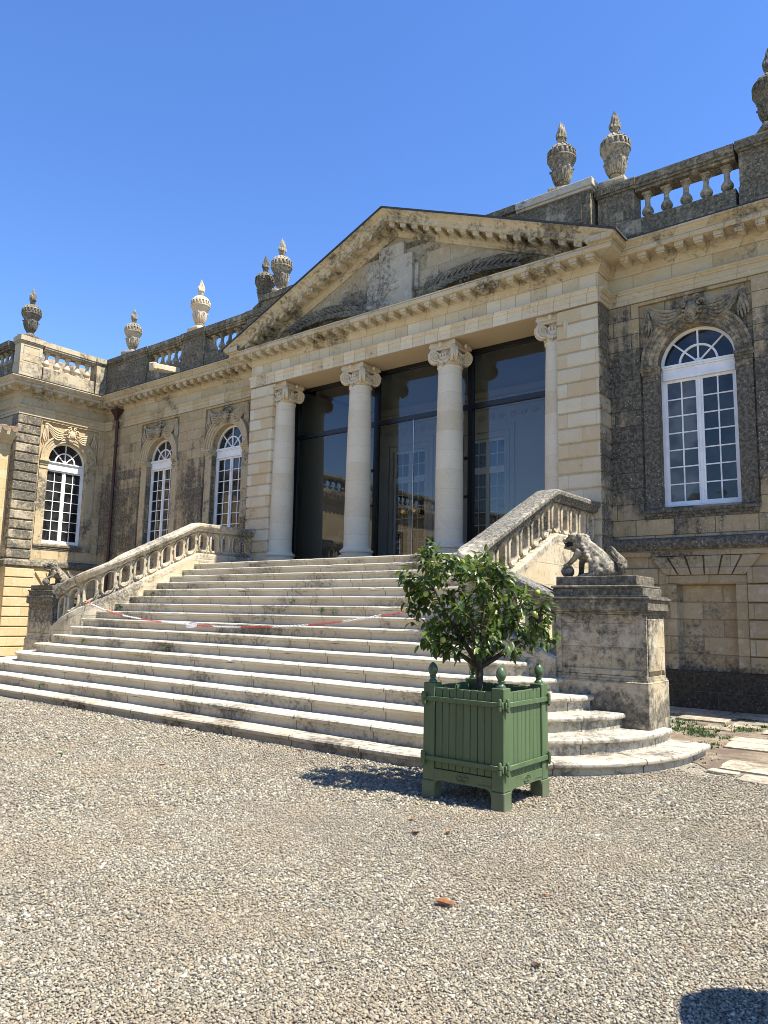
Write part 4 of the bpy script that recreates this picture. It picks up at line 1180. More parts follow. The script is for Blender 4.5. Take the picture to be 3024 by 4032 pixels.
# ------------------------------------------------------------------ urns on the parapet
def urn_parts():
    P = []
    bm = NB(); box(bm, -.29, .29, -.29, .29, 0, .13, .012); P.append(('plinth', bm))
    bm = NB()
    lathe(bm, [(.19, .13), (.20, .15), (.18, .175), (.125, .205), (.105, .26), (.135, .275), (.14, .30), (.12, .315), (.13, .335), (.18, .42), (.215, .53), (.232, .64), (.228, .69), (.25, .74), (.295, .80), (.322, .87)], seg=28); P.append(('bowl', bm))
    bm = NB()
    for k in range(8):
        a = 2*math.pi*k/8; d = Vector((math.cos(a), math.sin(a), 0)); n = Vector((-math.sin(a), math.cos(a), 0))
        for s, w in ((0, 1), (-1, .7), (1, .7)):
            pts = []; rad = []
            for i in range(8):
                t = i/7; z = .33+.36*t*(1 if s == 0 else .8); rr = .125+.105*t**.7
                q = rr+.010+(.045*max(0, t-.75)*4 if s == 0 else 0)
                pts.append(d*q+n*(.05*s*(1-.2*t))+Vector((0, 0, z-(.05*max(0, t-.85)*6 if s == 0 else 0)))); rad.append((.024+.016*math.sin(math.pi*t))*w)
            tube(bm, pts, rad, 6)
    P.append(('acanthus_leaves', bm))
    bm = NB()
    lathe(bm, [(.322, .87), (.338, .885), (.338, .915), (.31, .925), (.31, 1.045), (.336, 1.055), (.325, 1.075), (.26, 1.125), (.255, 1.14), (.19, 1.20), (.12, 1.245), (.08, 1.26), (.07, 1.29), (.09, 1.31)], seg=28)
    for k in range(18):
        a = 2*math.pi*k/18
        b2 = NB(); box(b2, .305, .338, -.030, .030, .928, 1.053, .01); b2.transform(Matrix.Rotation(a, 4, 'Z')); me = bpy.data.meshes.new('t'); b2.to_mesh(me); b2.free(); bm.from_mesh(me); bpy.data.meshes.remove(me)
    for k in range(14):
        a = 2*math.pi*k/14; d = Vector((math.cos(a), math.sin(a), 0))
        tube(bm, [d*.27+Vector((0, 0, 1.115)), d*.21+Vector((0, 0, 1.185)), d*.12+Vector((0, 0, 1.245))], [.026, .024, .015], 6)
    P.append(('lid', bm))
    bm = NB(); lathe(bm, [(.075, 1.30), (.095, 1.36), (.105, 1.42), (.10, 1.47), (.08, 1.56), (.045, 1.64)], seg=18)
    rd = random.Random(2)
    for k in range(17):
        a = 2*math.pi*k/11 if k < 11 else 2*math.pi*k/6; rr = .096 if k < 11 else .045; top = rd.uniform(1.66, 1.76) if k < 11 else rd.uniform(1.76, 1.84)
        pts = []; rad = []
        for i in range(9):
            t = i/8; q = rr*(1-.52*t*t)+.010*math.sin(8*t+k); aa = a+.16*math.sin(6*t+k*1.3)
            pts.append((q*math.cos(aa), q*math.sin(aa), 1.41+(top-1.41)*t)); rad.append(.029*(1-t**2.5)+.005)
        tube(bm, pts, rad, 6)
    P.append(('flame', bm))
    return P
def urn_proto():
    rt = empty('flame_urn', (0, 0, 0))
    for n, bm in urn_parts(): mk(n, bm, M['urn'], rt, smooth=45)
    return rt
up = urn_proto()
URNS = [((5.49, .51, 10.63), 'urn', 1.0, 'grey flame urn on the square pedestal at the left end of the right parapet balusters'),
        ((4.30, .42, 10.83), 'urn', 1.0, 'grey flame urn standing on the attic coping behind the right slope of the pediment'),
        ((8.50, .51, 10.63), 'urn_dark', 1.0, 'dark flame urn cut by the right edge of the photograph'),
        ((-4.62, .42, 10.83), 'urn', 1.0, 'tallest looking flame urn just left of the pediment, the right one of the close pair'),
        ((-5.42, .51, 10.63), 'urn_dark', .96, 'lower darker flame urn of the close pair left of the pediment'),
        ((-8.52, .51, 10.63), 'urn_pale', 1.0, 'pale cream unweathered flame urn above the left balustrade'),
        ((-12.35, .51, 10.63), 'urn', .97, 'weathered flame urn on the long solid parapet near the inner corner'),
        ((-13.86, -2.46, 10.63), 'urn_dark', 1.0, 'blackened flame urn on the corner pedestal of the left wing')]
for i, (loc, mt, sc, lab) in enumerate(URNS):
    o = up if i == 0 else dup(up)
    o.location = loc; o.scale = (sc*.95, sc*.95, sc); o.rotation_euler = (0, 0, 0.0 if i == 0 else .3*i)
    tag(o, lab, 'urn', 'flame urns on the parapet')
    for ch in o.children:
        if mt != 'urn':
            ch.data = ch.data.copy(); ch.data.materials[0] = M[mt]
# ------------------------------------------------------------------ slatted planter box
def build_planter(loc, label):
    rt = empty('planter_box', loc); tag(rt, label, 'planter'); X = Matrix.Translation(loc)
    H = .412; pw = .060                 # half width, half post
    def put(name, bm, mat=None, parent=None, smooth=None): return mk(name, bm, mat or M['green'], parent or rt, X, smooth=smooth)
    for sx in (-1, 1):
        for sy in (-1, 1):
            cx, cy = sx*(H-pw), sy*(H-pw)
            bm = NB(); box(bm, cx-pw, cx+pw, cy-pw, cy+pw, .155, 1.0, .006)
            p = put('corner_post', bm)
            bm = NB(); box(bm, cx-pw-.004, cx+pw+.004, cy-pw-.004, cy+pw+.004, .0, .153, .006); put('foot', bm, None, p)
            bm = NB()
            lathe(bm, [(.038, 1.0), (.040, 1.012), (.033, 1.022), (.026, 1.03), (.024, 1.04), (.031, 1.048), (.032, 1.056), (.025, 1.062), (.034, 1.075), (.043, 1.095), (.0455, 1.113), (.042, 1.134), (.032, 1.155), (.017, 1.172), (.004, 1.180)], c=(cx, cy, 0), seg=24)
            put('finial', bm, M['green_gloss'], p, 50)
    for k in range(4):
        Rk = Matrix.Rotation(R(90*k), 4, 'Z')
        def putk(name, bm, mat=None, parent=None, smooth=None):
            bm.transform(Rk); return put(name, bm, mat, parent, smooth)
        # boards
        bm = NB(); n = 8; xa = -H+2*pw+.002; w = (2*H-4*pw-.004)/n
        for i in range(n): box(bm, xa+i*w+.0022, xa+(i+1)*w-.0022, -H+.014, -H+.034, .262, .965+random.uniform(-.002, .002), .004)
        box(bm, xa, -xa, -H+.032, -H+.045, .26, .95)
        side = putk('slatted_side', bm)
        # bottom rail with rounded cut-outs at the feet
        bm = NB(); a = H-2*pw
        lp = [(-a, .258), (-a, .10)]
        for i in range(7): th = R(180-15*i); lp.append((-a+.055+.048*math.cos(th)*1.0, .10+.062*math.sin(th)))
        lp += [(-a+.075, .165)]
        lp += [(-x, z) for x, z in reversed(lp[1:])]
        lp += [(a, .258)]
        q = []
        for t in lp:
            if not q or (Vector(t)-Vector(q[-1])).length > 1e-4: q.append(t)
        plate(bm, [q], -H+.004, -H+.045, both=True); rail = putk('bottom_rail', bm)
        # iron straps with hinge knuckles
        for z in (.345, .862):
            bm = NB(); box(bm, -H+.01, H-.01, -H-.018, -H-.002, z-.021, z+.021, .003)
            for s in (-1, 1):
                box(bm, s*(H-.020)-.022, s*(H-.020)+.022, -H-.024, -H-.001, z-.030, z+.026, .003)
                lathe(bm, [(.017, z-.045), (.0175, z-.006)], c=(s*(H-.026), -H-.022, 0), seg=12)
                lathe(bm, [(.0175, z-.002), (.0175, z+.034)], c=(s*(H-.026), -H-.022, 0), seg=12)
                lathe(bm, [(.014, z+.034), (.015, z+.046), (.010, z+.054), (.0, z+.056)], c=(s*(H-.026), -H-.022, 0), seg=12)
                lathe(bm, [(.0, z-.064), (.009, z-.060), (.012, z-.045)], c=(s*(H-.026), -H-.022, 0), seg=12)
            putk('iron_strap', bm, None, side, 40)
        # cast oval plaque and maker's lettering on the bottom rail
        bm = NB()
        el = lambda r1, r2: [(.0+r1*math.cos(2*math.pi*i/28), .212+r2*math.sin(2*math.pi*i/28)) for i in range(28)]
        plate(bm, [el(.062, .036), el(.055, .030)], -H-.003, -H+.006)
        plate(bm, [el(.0545, .0295)], -H+.001, -H+.006)
        pq = putk('oval_plaque', bm, None, rail)
        bm = NB()
        for tx, zz, sz in (('CHATEAU', .225, .016), ('DE', .210, .013), ('VERSAILLES', .195, .015)):
            t = text_bm(tx, sz, .0018); t.transform(Matrix.Translation((0, -H-.001, zz)) @ Matrix.Rotation(R(90), 4, 'X'))
            me = bpy.data.meshes.new('t'); t.to_mesh(me); t.free(); bm.from_mesh(me); bpy.data.meshes.remove(me)
        t = text_bm('JDG FRANCE', .022, .0016); t.transform(Matrix.Translation((.225, -H+.003, .188)) @ Matrix.Rotation(R(90), 4, 'X'))
        me = bpy.data.meshes.new('t'); t.to_mesh(me); t.free(); bm.from_mesh(me); bpy.data.meshes.remove(me)
        putk('raised_lettering', bm, None, rail)
    bm = NB(); box(bm, -H+.05, H-.05, -H+.05, H-.05, .26, .84); 
    for v in bm.verts: pass
    put('soil', bm, M['soil'])
    return rt
PL0 = (7.29, -7.93, 0)
pl = build_planter(PL0, 'green painted slatted planter box with acorn finials on the gravel in front of the steps')

# ------------------------------------------------------------------ the citrus tree in it
RT = Vector((.784, .620, 0)); DP = Vector((-.620, .784, 0))     # across and away from the viewer: lets the crown be shaped from its photographed outline
def build_tree(loc, label):
    rd = random.Random(11)
    rt = empty('citrus_tree', (loc[0], loc[1], .84)); tag(rt, label, 'citrus tree')
    B0 = Vector((loc[0]-.10, loc[1]+.05, 0))
    def W(r, d, z): return B0 + RT*r + DP*d + Vector((0, 0, z))
    px = [(290, 150), (235, 245), (330, 330), (480, 285), (150, 440), (75, 410), (250, 470), (360, 420), (430, 330), (130, 690), (215, 680), (200, 560), (300, 560), (820, 235), (850, 320), (920, 340), (720, 400), (610, 340), (600, 300), (620, 480), (760, 470), (940, 440), (1000, 420),
          (800, 560), (940, 540), (1060, 540), (1150, 500), (1240, 560), (1380, 620), (1440, 700), (1300, 690), (1180, 640), (1420, 860), (1440, 960), (1340, 840), (1210, 860), (1250, 970), (1120, 760), (500, 600), (420, 700), (560, 720), (680, 640), (880, 680), (1030, 700), (600, 830),
          (740, 800), (900, 800), (1000, 860), (330, 850), (440, 820), (300, 960), (280, 1010), (360, 1060), (450, 1070), (560, 1080), (640, 1000), (520, 950), (760, 1070), (760, 950), (920, 960), (980, 1010), (1060, 1060), (860, 900), (400, 960), (700, 900)]
    cl = []
    for x, y in px:
        r = (x-830)*.00096+.02; z = 2.375-y*.00101
        q = min(1, abs(r)/.72); dmax = .50*math.sqrt(max(.02, 1-q*q))
        cl.append((r, rd.uniform(-1, .1)*dmax, z, 1))
        if rd.random() < .6: cl.append((r*.92+rd.uniform(-.06, .06), rd.uniform(.0, 1)*dmax, z+rd.uniform(-.06, .06), .9))
    # limbs
    bm = NB()
    fork = W(0, 0, 1.16)
    tube(bm, [W(-.02, 0, .80), W(-.01, 0, .92), W(0, 0, 1.04), fork], [.040, .036, .033, .036], 10)
    limbs = []
    for r, d, z, c in ((-.50, -.05, 1.95, (-.15, .0, 1.35)), (-.20, .18, 2.10, (-.06, .05, 1.45)), (.04, -.12, 2.05, (.02, -.06, 1.5)), (.42, .10, 1.75, (.20, .02, 1.32)), (.50, -.15, 1.50, (.26, -.06, 1.28)), (-.42, .12, 1.42, (-.16, .05, 1.22)), (.20, .30, 1.80, (.10, .15, 1.42)), (-.15, -.30, 1.60, (-.05, -.15, 1.32))):
        pts = []; n = 9; P0, P1, P2 = fork-Vector((0, 0, .03)), W(*c), W(r, d, z)
        for i in range(n+1):
            t = i/n; p = P0*(1-t)**2+P1*2*t*(1-t)+P2*t*t
            pts.append(p + mnoise.noise_vector(p*7)*.025*t)
        tube(bm, pts, [.026*(1-.75*i/n)+.003 for i in range(n+1)], 7)
        limbs += pts[2:]
    twigs = []
    for r, d, z, s in cl:
        c = W(r, d, z); b = min(limbs, key=lambda q: (q-c).length + .25*max(0, q.z-c.z))
        mid = b.lerp(c, .5)+Vector((rd.uniform(-.03, .03), rd.uniform(-.03, .03), .03))
        tube(bm, [b, mid, c], [.007, .005, .003], 5); twigs.append((c, (c-mid).normalized(), s))
    mk('trunk', bm, M['bark'], rt, smooth=60)
    # leaves: pointed blades folded along the midrib, gathered in whorls on every twig
    V = []; F = []; tone = []
    def leaf(p, dirv, up, L, w, t, bend):
        side = dirv.cross(up); side.normalize(); nrm = side.cross(dirv).normalized()
        b = len(V)
        prof = [(0, .10), (.14, .55), (.36, 1.0), (.62, .88), (.84, .48), (1.0, 0.0)]
        for u, wd in prof:
            mid = p + dirv*(L*u) - nrm*(bend*L*u*u)
            V.append(mid); V.append(mid + side*(w*wd) + nrm*(w*wd*.38)); V.append(mid - side*(w*wd) + nrm*(w*wd*.38))
        for i in range(len(prof)-1):
            a = b+3*i; c = a+3
            F.append((a, a+1, c+1, c)); F.append((a+2, a, c, c+2)); tone.append(t); tone.append(t)
    for c, tw, s in twigs:
        n = int(rd.uniform(19, 26)*s)
        axis = (tw*.6 + Vector((0, 0, .55)) + Vector((rd.uniform(-.4, .4), rd.uniform(-.4, .4), rd.uniform(-.2, .2)))).normalized()
        o1 = axis.orthogonal().normalized(); o2 = axis.cross(o1)
        base_t = rd.uniform(.1, .6)
        for i in range(n):
            a = i*2.4+rd.uniform(-.4, .4); h = (i/n-.55)*.17
            p = c + axis*h + (o1*math.cos(a)+o2*math.sin(a))*rd.uniform(0, .012) + Vector((rd.uniform(-.02, .02), rd.uniform(-.02, .02), rd.uniform(-.02, .02)))
            out = (o1*math.cos(a)+o2*math.sin(a)); lift = .75*(i/n)-.15
            d = (out + axis*lift + Vector((0, 0, -.28)) + Vector((rd.uniform(-.25, .25), rd.uniform(-.25, .25), rd.uniform(-.3, .2)))).normalized()
            up = (Vector((0, 0, 1)) + Vector((rd.uniform(-.5, .5), rd.uniform(-.5, .5), 0))).normalized()
            if abs(d.dot(up)) > .95: up = Vector((1, 0, 0))
            L = rd.triangular(.045, .108, .080); t = min(1, max(0, base_t + rd.gauss(0, .18) + (.25 if i > n*.8 else 0)))
            leaf(p, d, up, L, L*rd.uniform(.22, .29), t, rd.uniform(.05, .35))
    me = bpy.data.meshes.new('foliage'); me.from_pydata([tuple(v) for v in V], [], F)
    at = me.attributes.new('tone', 'FLOAT', 'FACE'); at.data.foreach_set('value', tone)
    mk('foliage', me, M['leaf'], rt, smooth=180)
    for k, (x, y, d) in enumerate(((852, 672, -.40), (1265, 750, -.30), (1445, 980, -.1), (1310, 555, -.2), (990, 620, -.36), (445, 995, -.30), (290, 590, -.25))):
        bm = NB(); ball(bm, W((x-830)*.00101+.02, d, 2.389-y*.00101), (.026, .026, .028), 14, 10); mk('fruit', bm, M['lime'], rt, smooth=60)
    return rt
tr = build_tree(PL0, 'small citrus tree with glossy leaves and a few green fruits growing in the near planter')
# added clipped tree, unseen beyond the right edge, placed to cast the corner shadow
def build_shadow_caster(x, y):
    rt = empty('shadow_caster', (x, y, 0)); tag(rt, 'unseen clipped ball on a stem, added out of frame for throwing the dark shadow in the bottom right corner', 'shadow caster')
    bm = NB(); lathe(bm, [(.12, 0), (.15, .04), (.18, .30), (.20, .31), (.20, .36), (.17, .36), (.16, .33)], c=(x, y, 0), seg=20); mk('caster_pot', bm, M['green'], rt, smooth=40)
    bm = NB(); tube(bm, [(x, y, .3), (x+.01, y, .7), (x, y, 1.2)], [.03, .026, .022], 8); mk('trunk', bm, M['bark'], rt, smooth=60)
    bm = NB(); bmesh.ops.create_icosphere(bm, subdivisions=5, radius=1, matrix=Matrix.Translation((x, y, 1.36)) @ Matrix.Diagonal((.33, .33, .30, 1)))
    for v in bm.verts: v.co += mnoise.noise_vector(v.co*7)*.03 + mnoise.noise_vector(v.co*28)*.022
    me = bpy.data.meshes.new('caster_crown'); bm.to_mesh(me); bm.free()
    at = me.attributes.new('tone', 'FLOAT', 'FACE'); at.data.foreach_set('value', rng.uniform(0, .6, len(me.polygons)).astype(np.float32))
    mk('caster_crown', me, M['leaf'], rt)
build_shadow_caster(10.88, -10.42)

# ------------------------------------------------------------------ red and white chain across the steps
ch = empty('barrier_chain', (0, -5, 1.3)); tag(ch, 'red and white plastic link chain slung across the steps between the balustrades', 'chain')
ctrl = [(-5.60, -4.58, 1.84), (-4.95, -4.75, 1.72), (-3.85, -4.92, 1.545), (-2.85, -4.99, 1.435), (-1.85, -5.03, 1.372), (-.77, -5.05, 1.335), (.06, -5.06, 1.318), (.85, -5.05, 1.33), (1.95, -5.02, 1.385), (2.95, -5.0, 1.478), (3.70, -4.96, 1.585), (4.40, -4.86, 1.69), (5.10, -4.70, 1.80), (5.55, -4.60, 1.86)]
cp = [Vector(c) for c in ctrl]
def cat(t):
    i = min(len(cp)-2, max(0, int(t))); f = t-i
    p0, p1, p2, p3 = cp[max(0, i-1)], cp[i], cp[i+1], cp[min(len(cp)-1, i+2)]
    return .5*((2*p1)+(p2-p0)*f+(2*p0-5*p1+4*p2-p3)*f*f+(3*p1-p0-3*p2+p3)*f**3)
dense = [cat(i*(len(cp)-1)/900) for i in range(901)]
step = .040; pos = [dense[0]]; acc = 0
for a, b in zip(dense, dense[1:]):
    acc += (b-a).length
    if acc >= step: pos.append(b); acc = 0
seg = NB(); red = True; cnt = 0
for i in range(len(pos)-1):
    p, q = pos[i], pos[i+1]; d = (q-p).normalized(); o = Vector((0, 0, 1)) if i % 2 else d.cross(Vector((0, 0, 1)))
    o = (o-d*o.dot(d)).normalized(); mid = (p+q)/2; L = .030; w = .014
    pts = [mid + d*(L*math.cos(a)*.9) + o*(w*math.sin(a)) for a in [2*math.pi*k/10 for k in range(11)]]
    tube(seg, pts, .0057, 5, cap=False)
    cnt += 1
    if cnt == 17 or i == len(pos)-2:
        mk('red_links' if red else 'white_links', seg, M['red'] if red else M['whitep'], ch, smooth=60); seg = NB(); red = not red; cnt = 0
bm = NB()
g = [(-.13, -.03), (.02, -.045), (.15, -.03), (.17, .03), (.05, .045), (-.11, .04)]
for a in range(2):
    vs = [bm.verts.new((x-.82+.03*a, -5.07-.02*a+.025*math.sin(9*x+a), 1.335+z-.02*a+.018*math.sin(14*x))) for x, z in g]; bm.faces.new(vs)
bmesh.ops.triangulate(bm, faces=bm.faces[:]); bmesh.ops.subdivide_edges(bm, edges=bm.edges[:], cuts=2); roughen(bm, .012, 16)
bmesh.ops.solidify(bm, geom=bm.faces[:], thickness=.002)
tag(mk('paper_tag', bm, M['paper'], loc=(-.82, -5.07, 1.335)), 'crumpled white tag hung on the middle of the chain', 'tag')

# ------------------------------------------------------------------ fallen leaves and weeds
def fallen(x, y, L, rz, mat, lab, z=.012, curl=.35):
    bm = NB(); n = 8; rows = []
    for i in range(n+1):
        t = i/n; w = L*.26*math.sin(math.pi*(t**.8))**.8 + .0008
        zz = z + L*curl*(t-.5)**2*1.2
        rows.append([bm.verts.new((L*(t-.5), w*s*(1 if s else 0), zz + abs(s)*w*.55*(1+.3*math.sin(5*t)))) for s in (-1, -.5, 0, .5, 1)])
    for a, b in zip(rows, rows[1:]):
        for j in range(4): bm.faces.new((a[j], b[j], b[j+1], a[j+1]))
    bmesh.ops.solidify(bm, geom=bm.faces[:], thickness=.0012)
    tube(bm, [(L*.5, 0, z+L*curl*.3), (L*.68, .004, z+.004)], [.0012, .0008], 5)
    bm.transform(Matrix.Translation((x, y, 0)) @ Matrix.Rotation(rz, 4, 'Z'))
    tag(mk('fallen_leaf', bm, mat, loc=(x, y, 0), smooth=60), lab, 'leaf', 'dead leaves on the gravel')
fallen(8.44, -10.33, .125, .35, M['deadleaf'], 'large curled brown leaf lying alone in the foreground gravel', .016, .2)
fallen(7.52, -9.33, .075, 1.1, M['deadleaf3'], 'dark flat leaf on the gravel just in front of the planter foot', .012)
fallen(7.70, -9.17, .070, 2.2, M['deadleaf2'], 'upright tan folded leaf on the gravel in front of the planter', .02, .8)
fallen(9.16, -10.66, .06, 2.6, M['deadleaf3'], 'dark dry leaf in the gravel near the bottom of the picture', .012, .5)
fallen(8.80, -9.82, .045, .4, M['deadleaf'], 'small reddish leaf right of the large brown one', .012)
fallen(7.28, -9.05, .06, .9, M['deadleaf2'], 'golden dry leaf on the gravel left of the planter foot', .012, .4)
fallen(4.15, -9.14, .07, 1.3, M['deadleaf'], 'rust coloured leaf on the gravel in front of the steps', .014, .6)
fallen(6.05, -7.62, .085, .1, M['deadleaf2'], 'tan leaf lying against the lowest riser left of the planter', .012, .5)
fallen(6.45, -7.58, .075, .8, M['deadleaf3'], 'brown leaf lodged under the lowest step beside the planter', .02, .5)
fallen(4.62, -7.6, .09, .2, M['deadleaf'], 'rust brown leaf tucked at the cracked joint of the lowest step', .02, .4)
def weed(x, y, z, h, n, lab, seed, mat=None):
    rd = random.Random(seed); bm = NB()
    for i in range(n):
        a = rd.uniform(0, 6.28); d = Vector((math.cos(a), math.sin(a), 0)); hh = h*rd.uniform(.5, 1); sp = rd.uniform(.2, .8)*h
        pts = [Vector((x, y, z)) + d*(sp*t*t) + Vector((0, 0, hh*math.sin(t*1.9)/.95)) for t in (0, .35, .7, 1)]
        tube(bm, pts, [.005, .0075, .006, .001], 4, flat=.35)
        for k in range(2):
            c = pts[2].lerp(pts[3], rd.random()); ball(bm, c, (.016, .012, .006), 6, 4, Matrix.Rotation(a, 3, 'Z'))
    tag(mk('weed', bm, mat or M['weed'], loc=(x, y, z)), lab, 'weed', 'weeds in the joints of the steps')
weed(-3.6, ys_(6)-.02, zs_(5), .14, 9, 'leafy weed growing at the left end of the fifth step', 1)
weed(-.75, ys_(6)-.02, zs_(5), .12, 8, 'small weed in the middle of the sixth riser left of the chain tag', 2)
weed(-2.4, ys_(2)-.03, zs_(1), .12, 8, 'bright weed at the foot of the second riser on the left', 3)
weed(1.72, ys_(10)-.02, zs_(9), .16, 10, 'dark weed standing in a joint high in the middle of the flight', 4)
weed(2.0, ys_(10)-.02, zs_(9), .13, 7, 'second dark tuft right beside the weed high in the flight', 5)
weed(.6, ys_(11)-.02, zs_(10), .10, 6, 'tiny grass tuft on the step above the dark weeds', 6)
weed(-4.5, ys_(12), zs_(11), .12, 8, 'green tuft where an upper step meets the left balustrade', 7)
weed(-4.62, ys_(10), zs_(9), .14, 9, 'green clump lower down against the left balustrade', 8)
weed(3.0, -9.6, 0, .06, 7, 'grass sprout in the gravel at lower left', 10)
# ------------------------------------------------------------------ ground
def gravel_mat():
    s = NT('gravel_bed'); pos = s.n('ShaderNodeNewGeometry').outputs['Position']
    vo = s.n('ShaderNodeTexVoronoi'); s.l(pos, vo.inputs['Vector']); vo.inputs['Scale'].default_value = 62
    sx = s.n('ShaderNodeSeparateColor'); s.l(vo.outputs['Color'], sx.inputs[0])
    c = s.ramp(sx.outputs[0], STONES, 'CONSTANT')
    big = s.noise(pos, .8, 4)
    c = s.mix(s.math('MULTIPLY', s.smooth(big, .4, .7), .3), c, (.22, .19, .135))
    edge = s.smooth(vo.outputs['Distance'], .55, .9)
    c = s.mix(s.math('MULTIPLY', edge, .75), c, (.05, .043, .034))
    h = s.math('SUBTRACT', 1.0, vo.outputs['Distance'])
    s.bsdf(c, .9, h, 1.0, .012); return s.m
STONES = [(0, (0.281, 0.255, 0.188)), (0.2, (0.199, 0.179, 0.136)), (0.38, (0.344, 0.316, 0.239)), (0.52, (0.222, 0.187, 0.125)), (0.64, (0.156, 0.144, 0.115)), (0.74, (0.26, 0.221, 0.146)), (0.82, (0.119, 0.115, 0.097)), (0.88, (0.487, 0.459, 0.374)), (0.93, (0.202, 0.139, 0.083)), (0.96, (0.097, 0.092, 0.079))]
M['gravel'] = gravel_mat()
def pebble_mat():
    s = NT('pebble'); oi = s.n('ShaderNodeObjectInfo').outputs['Random']; pos = s.n('ShaderNodeNewGeometry').outputs['Position']
    c = s.ramp(oi, STONES, 'CONSTANT')
    c = s.mix(s.math('MULTIPLY', s.smooth(s.noise(pos, 1.1, 4), .42, .66), .42), c, (.24, .19, .12))
    c = s.mix(s.math('MULTIPLY', s.smooth(s.noise(s.scaled(pos, (.35, 1.1, 1)), 1.0, 4), .5, .68), .35), c, (.15, .13, .10))
    c = s.mix(s.math('MULTIPLY', s.smooth(s.noise(pos, 220, 3), .4, .7), .22), c, (.16, .14, .11))
    s.bsdf(c, .8, **{'Specular IOR Level': .3}); return s.m
M['pebble'] = pebble_mat()
bm = NB()
n = 60; size = 120
xs = np.linspace(-70, 70, 41); ys = np.linspace(-70, 60, 41)
grid = [[bm.verts.new((x, y, -.004)) for y in ys] for x in xs]
for i in range(len(xs)-1):
    for j in range(len(ys)-1): bm.faces.new((grid[i][j], grid[i+1][j], grid[i+1][j+1], grid[i][j+1]))
tag(mk('gravel_ground', bm, M['gravel']), 'pale gravel forecourt', 'ground', kind='structure')

CAM = np.array([10.858, -14.006, 1.6])
def scatter():
    """loose pebbles: one vertex each, thinning out with distance from the near forecourt"""
    out = []; 
    yaw = R(38.346); fw = np.array([-math.sin(yaw), math.cos(yaw)])
    for r0, r1, cell, sc in ((2.0, 4.3, .0112, .76), (4.3, 6.6, .0140, .90), (6.6, 9.5, .022, 1.22), (9.5, 14.5, .036, 1.6)):
        nx = int(2*r1/cell)
        gx, gy = np.meshgrid(np.arange(-nx//2, nx//2)*cell, np.arange(-nx//2, nx//2)*cell)
        p = np.stack([gx.ravel(), gy.ravel()], 1)
        d = np.hypot(p[:, 0], p[:, 1]); k = (d >= r0) & (d < r1)
        p = p[k]; d = d[k]
        ang = np.arctan2(p[:, 0]*fw[1]-p[:, 1]*fw[0], p @ fw)
        k = np.abs(ang) < R(41 if r1 < 10 else 31); p = p[k]
        p = p + rng.uniform(-.5, .5, p.shape)*cell + CAM[:2]
        out.append(np.concatenate([p, np.full((len(p), 1), sc)], 1))
    p = np.concatenate(out)
    # keep off the steps, walls and paving
    def inside_step1(x, y):
        W, r, Y = 8.25, 2.6, ys_(1)
        a = (np.abs(x) < W) & (y > Y) & (y < 1)
        cxx = np.where(x > 0, W-r, -(8.0-2.3)); rr = np.where(x > 0, r, 2.3); yy = Y+rr
        corner = (np.abs(x) > np.abs(cxx)) & (y < yy) & (np.hypot(x-cxx, y-yy) > rr)
        return a & ~corner
    k = ~inside_step1(p[:, 0], p[:, 1]) & (p[:, 1] < .3) & (p[:, 0] > -13.8)
    thin = (p[:, 0] > 8.0) & (p[:, 1] > -5.35+.22*np.sin(p[:, 0]*5)); k &= ~thin | (rng.random(len(p)) < .05)
    p = p[k]; n = len(p)
    bigf = np.exp(rng.normal(0, .30, n)); s = .0068*p[:, 2]*bigf
    scl = np.stack([s*rng.uniform(.9, 1.45, n), s*rng.uniform(.75, 1.1, n), s*rng.uniform(.5, .85, n)], 1)
    z = rng.uniform(-.001, .0075, n)*p[:, 2]
    co = np.stack([p[:, 0], p[:, 1], z], 1)
    rot = np.stack([rng.normal(0, .3, n), rng.normal(0, .3, n), rng.uniform(0, 6.283, n)], 1)
    return co, rot, scl
co, rot, scl = scatter()
me = bpy.data.meshes.new('loose_gravel'); me.vertices.add(len(co)); me.vertices.foreach_set('co', co.astype(np.float32).ravel())
for nm, arr in (('rot', rot), ('scl', scl)):
    a = me.attributes.new(nm, 'FLOAT_VECTOR', 'POINT'); a.data.foreach_set('vector', arr.astype(np.float32).ravel())
a = me.attributes.new('pick', 'INT', 'POINT'); a.data.foreach_set('value', rng.integers(0, 5, len(co)).astype(np.int32))
go = bpy.data.objects.new('loose_gravel', me); COL.objects.link(go); me.materials.append(M['pebble'])
tag(go, 'loose cream, grey and tan pebbles covering the forecourt', 'gravel', kind='stuff')
ng = bpy.data.node_groups.new('pebbles', 'GeometryNodeTree')
ng.interface.new_socket('Geometry', in_out='INPUT', socket_type='NodeSocketGeometry'); ng.interface.new_socket('Geometry', in_out='OUTPUT', socket_type='NodeSocketGeometry')
N = ng.nodes; L = ng.links
gi, gout = N.new('NodeGroupInput'), N.new('NodeGroupOutput')
join = N.new('GeometryNodeJoinGeometry'); g2i_list = []
